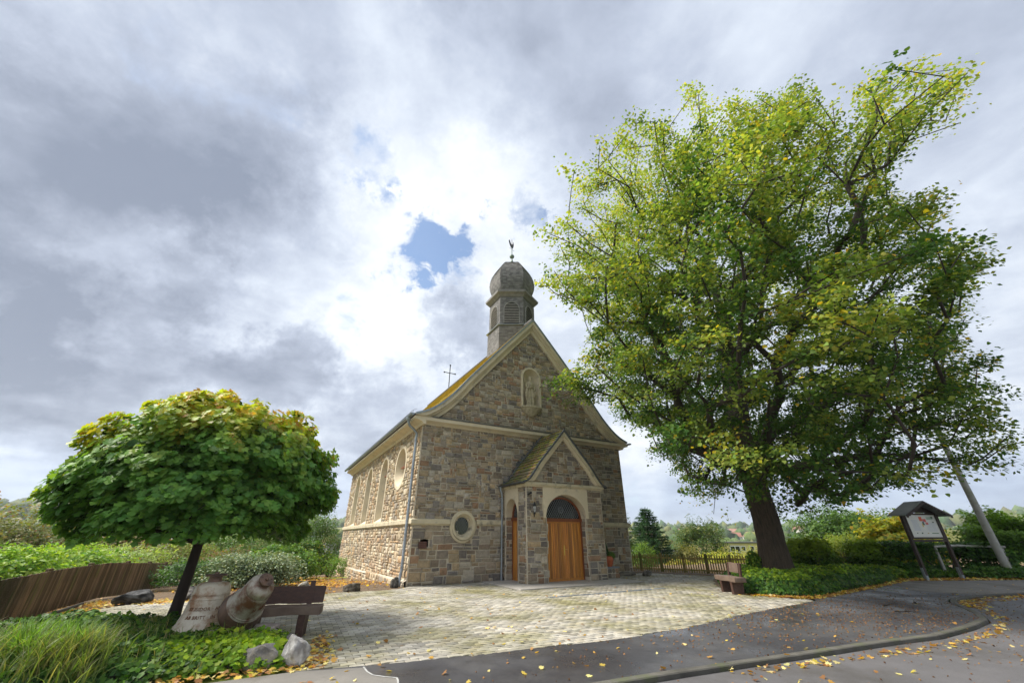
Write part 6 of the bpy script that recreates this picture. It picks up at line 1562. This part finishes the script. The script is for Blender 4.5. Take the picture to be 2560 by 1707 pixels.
shrub('round_tree', (18.1, 42.0, -2.6), (2.5, 2.3, 2.75), 12000, [(.085, .145, .035), (.055, .10, .03), (.17, .18, .05)], 'round dark green garden tree beyond the picket fence', 'tree', size=.16, T=DIAM, w=[.45, .35, .2], seed=17, lumps=.35)
shrub('olive_shrub', (15.3, 39.0, -2.4), (1.6, 1.4, 1.65), 4200, [(.19, .20, .06), (.24, .21, .06)], 'olive yellow bush leaning against the round garden tree', size=.14, T=DIAM, seed=18, lumps=.4)
shrub('green_shrub', (9.0, 31.0, -1.5), (1.3, 1.2, 1.3), 4500, [(.16, .25, .04), (.10, .18, .03)], 'bright green shrub between the church corner and the spruce', size=.11, T=DIAM, seed=19)
shrub('corner_tree', (6.9, 27.2, -.3), (.70, .70, 1.75), 3600, [(.08, .15, .035), (.12, .2, .04)], 'slim green tree peeping out behind the right church corner', 'tree', size=.10, T=DIAM, seed=20)
# spruce
e = empty('spruce_tree', (12.6, 40.0, -2.4), 0, 'dark green spruce with a pointed top standing beyond the picket fence', 'tree')
mb = MB(); mb.tube([(0, 0, -.2), (0, 0, 3), (0, 0, 6.5)], [.16, .10, .015], 8); mb.build('trunk', M['darkbark'], e)
PP = []; TT = []; NN = []; cc_ = []; rnd = random.Random(8)
z = .5
while z < 6.35:
    L_ = 3.1*(1-z/6.7)**.85+.12; nb_ = 9
    for k in range(nb_):
        a = rnd.uniform(0, 6.28); l_ = L_*rnd.uniform(.75, 1.12); m_ = int(34*l_)+6
        for s in range(m_*2):
            t = rnd.random()**.7; x = l_*t; w_ = .32*l_*(1-t)*rnd.uniform(-1, 1)+rnd.uniform(-.05, .05); dz = -.10*x+.10*x*x/max(.3, l_)-abs(w_)*.15
            PP.append((x*math.cos(a)-w_*math.sin(a), x*math.sin(a)+w_*math.cos(a), z+dz)); TT.append((math.cos(a)*.8-w_*2*math.sin(a), math.sin(a)*.8+w_*2*math.cos(a), rnd.uniform(-.5, .3)))
    z += .17+.06*rnd.random()
PP = np.array(PP, dtype=np.float32); n = len(PP); leaf_mesh('foliage', NEEDLE, PP, rv(n, .6)+[0, 0, .8], np.array(TT)+rv(n, .25), .30*rng.uniform(.7, 1.3, n), pal(n, [(.030, .085, .035), (.045, .115, .04), (.07, .14, .045)]), M['needle'], e, 'stuff')

# ------------------------------------------------------------------ buildings beyond the fences
bd = empty('flat_roofed_building', (33.0, 60.5, -3.6), R(-4), 'long beige flat-roofed building with white windows behind the picket fence', 'building')
CB = (.66, .54, .30)
MB().box((0, 2.5, 2.2), (13.5, 5, 4.4), col=CB).build('wall', M['wallp'], bd)
MB().box((0, 2.5, 4.47), (13.9, 5.4, .16), col=(.10, .10, .10)).build('roof_edge', M['wallp'], bd)
for x, w, h, z in ((-2.2, 1.35, 1.5, 3.35), (-1.1, .6, .62, 3.75), (0.05, .6, .62, 3.75), (1.6, 1.1, .9, 3.6), (3.6, .6, .62, 3.75)):
    f = MB().box((x, -.03, z), (w, .12, h), col=(.85, .85, .83)).build('window', M['plain'], bd)
    if w > 1.2:
        for sx in (-1, 1):
            for sz in (-1, 1): MB().box((x+sx*w*.24, -.10, z+sz*h*.24), (w*.40, .03, h*.40), col=(.05, .06, .07)).build('pane', M['glass'], f)
    else: MB().box((x, -.10, z), (w*.76, .03, h*.76), col=(1, 1, 1) if w < 1.0 else (.55, .58, .62)).build('pane', M['glass'] if w < 1.0 else M['plain'], f)
bw = empty('white_building', (16.5, 50, -3.3), R(5), 'low white building glimpsed between the spruce and the round tree', 'building')
MB().box((0, 2, 1.5), (5.5, 4, 3.7), col=(.72, .74, .76)).build('wall', M['wallp'], bw); MB().box((0, 2, 3.42), (5.8, 4.3, .14), col=(.3, .31, .32)).build('roof', M['wallp'], bw)
for x in (-1.5, .6): MB().box((x, -.02, 1.9), (1.0, .08, 1.0), col=(.12, .14, .16)).build('window', M['plain'], bw)
bl = empty('pale_house', (-37, 42, -3.0), R(30), 'pale white house wall glimpsed under the left side of the maple crown', 'house')
MB().box((0, 2, 2.2), (7, 5, 4.4), col=(.74, .76, .80)).build('wall', M['wallp'], bl)
mb = MB(); mb.prism([(-3.0, 4.4), (3.0, 4.4), (0, 5.9)], -3.7, 3.7, lambda x, y, h: (h, x+2, y)); mb.c = [(.62, .64, .68)]*len(mb.v); mb.build('roof', M['tile'], bl)
for x in (-2, 0, 2): MB().box((x, -.52, 2.6), (1.0, .08, 1.2), col=(.15, .17, .2)).build('window', M['plain'], bl)
bh = empty('grey_roof_house', (-30.5, 66, -5.5), R(10), 'small grey-roofed house far down the slope beside the left church corner', 'house')
MB().box((0, 2, 1.8), (6, 5, 3.6), col=(.45, .42, .38)).build('wall', M['wallp'], bh)
mb = MB(); mb.prism([(-3.2, 3.6), (3.2, 3.6), (0, 6.2)], -3.3, 3.3, lambda x, y, h: (h, x+2, y)); mb.c = [(.16, .15, .15)]*len(mb.v); mb.build('roof', M['tile'], bh)
# far houses on the ridge, between the church and the linden
rnd = random.Random(12)
for k in range(46):
    az = rnd.uniform(11.5, 34) if k < 34 else rnd.choice([rnd.uniform(-50, -20), rnd.uniform(38, 54)]); r_ = rnd.uniform(400, 620); x, y = r_*math.sin(R(az)), r_*math.cos(R(az)); g = terr(x, y)
    w, d_, h = rnd.uniform(7, 11), rnd.uniform(6.5, 8), rnd.uniform(3, 4.5)
    red = rnd.random() < .5; rc = rnd.choice([(.34, .15, .11), (.30, .14, .11), (.36, .20, .15)]) if red else rnd.choice([(.10, .09, .10), (.16, .13, .13), (.13, .12, .15)])  # reds muted: extra distance haze put into the roof colour
    wc = rnd.choice([(.70, .68, .62), (.62, .58, .50), (.75, .74, .72)])
    e = empty('house', (x, y, g), R(-az+rnd.uniform(-50, 50)), 'tiny distant house with a %s roof on the ridge' % ('red tiled' if red else 'dark grey'), 'house', 'distant %s-roofed houses on the ridge' % ('red' if red else 'grey'))
    MB().box((0, 0, h/2-1), (w, d_, h+2), col=wc).build('wall', M['wallp'], e)
    rh = d_*.48
    mb = MB(); mb.prism([(-d_/2-.5, h), (d_/2+.5, h), (0, h+rh)], -w/2-.4, w/2+.4, lambda x, y, q: (q, x, y)); mb.c = [rc]*len(mb.v); mb.build('roof', M['tile'], e)
    for sx in (-1, 0, 1): MB().box((sx*w*.3, -d_/2-.02, h*.55), (1.2, .1, 1.3), col=(.12, .13, .15)).build('window', M['plain'], e)
# ------------------------------------------------------------------ woods on the slopes
def woods(name, label, n, rmin, rmax, azr, hmin, hmax, pw_=1.0, cols=((.07, .12, .035), (.05, .09, .03), (.11, .15, .045), (.16, .17, .05)), zoff=0):
    bm = bmesh.new(); bmesh.ops.create_icosphere(bm, subdivisions=2 if rmin < 400 else 1, radius=1); V0 = np.array([v.co[:] for v in bm.verts]); F0 = np.array([[v.index for v in f.verts] for f in bm.faces]); bm.free()
    C = []; 
    while len(C) < n:
        r_ = rmin*(rmax/rmin)**(rng.random()**pw_); az = rng.uniform(*azr); x, y = r_*math.sin(R(az)), r_*math.cos(R(az))
        h = rng.uniform(hmin, hmax); C.append((x, y, terr(x, y)+h*.35, h*rng.uniform(.40, .6), h*.55))
    C = np.array(C); n = len(C); J = 1+.28*rng.normal(0, 1, (n, len(V0), 1)).clip(-1.5, 1.5)
    V = V0[None]*J*(1 if len(V0) > 20 else 1)*np.stack([C[:, 3], C[:, 3], C[:, 4]], 1)[:, None, :]+C[:, None, :3]
    F = (F0[None]+(np.arange(n)*len(V0))[:, None, None]).reshape(-1, 3)
    o = mesh_obj(name, V.reshape(-1, 3), F, M['woods'], None, np.repeat(pal(n, cols, None, .25), len(V0), axis=0)*(1+.12*rng.normal(0, 1, (n*len(V0), 1)))); tag(o, label, 'woods', kind='stuff')
woods('distant_woods', 'bushes and small trees filling the valley beyond the gardens', 1500, 75, 330, (-60, 65), 3.5, 7)
woods('distant_woods', 'broken woods and gardens on the lower slopes', 2000, 330, 750, (-65, 68), 5, 10)
woods('distant_woods', 'continuous woodland over the far hills', 5200, 750, 1650, (-66, 70), 10, 20)
# ------------------------------------------------------------------ air
mh = bpy.data.materials.new('haze'); mh.use_nodes = True; t = mh.node_tree; t.nodes.clear()
o_ = N(t, 'ShaderNodeOutputMaterial'); pv = N(t, 'ShaderNodeVolumePrincipled'); pv.inputs['Color'].default_value = (.86, .92, 1, 1); pv.inputs['Density'].default_value = .00026; pv.inputs['Anisotropy'].default_value = .2
t.links.new(pv.outputs[0], o_.inputs['Volume'])
mb = MB(); mb.box((0, 0, 60), (13000, 13000, 240)); tag(mb.build('haze', mh), kind='stuff')
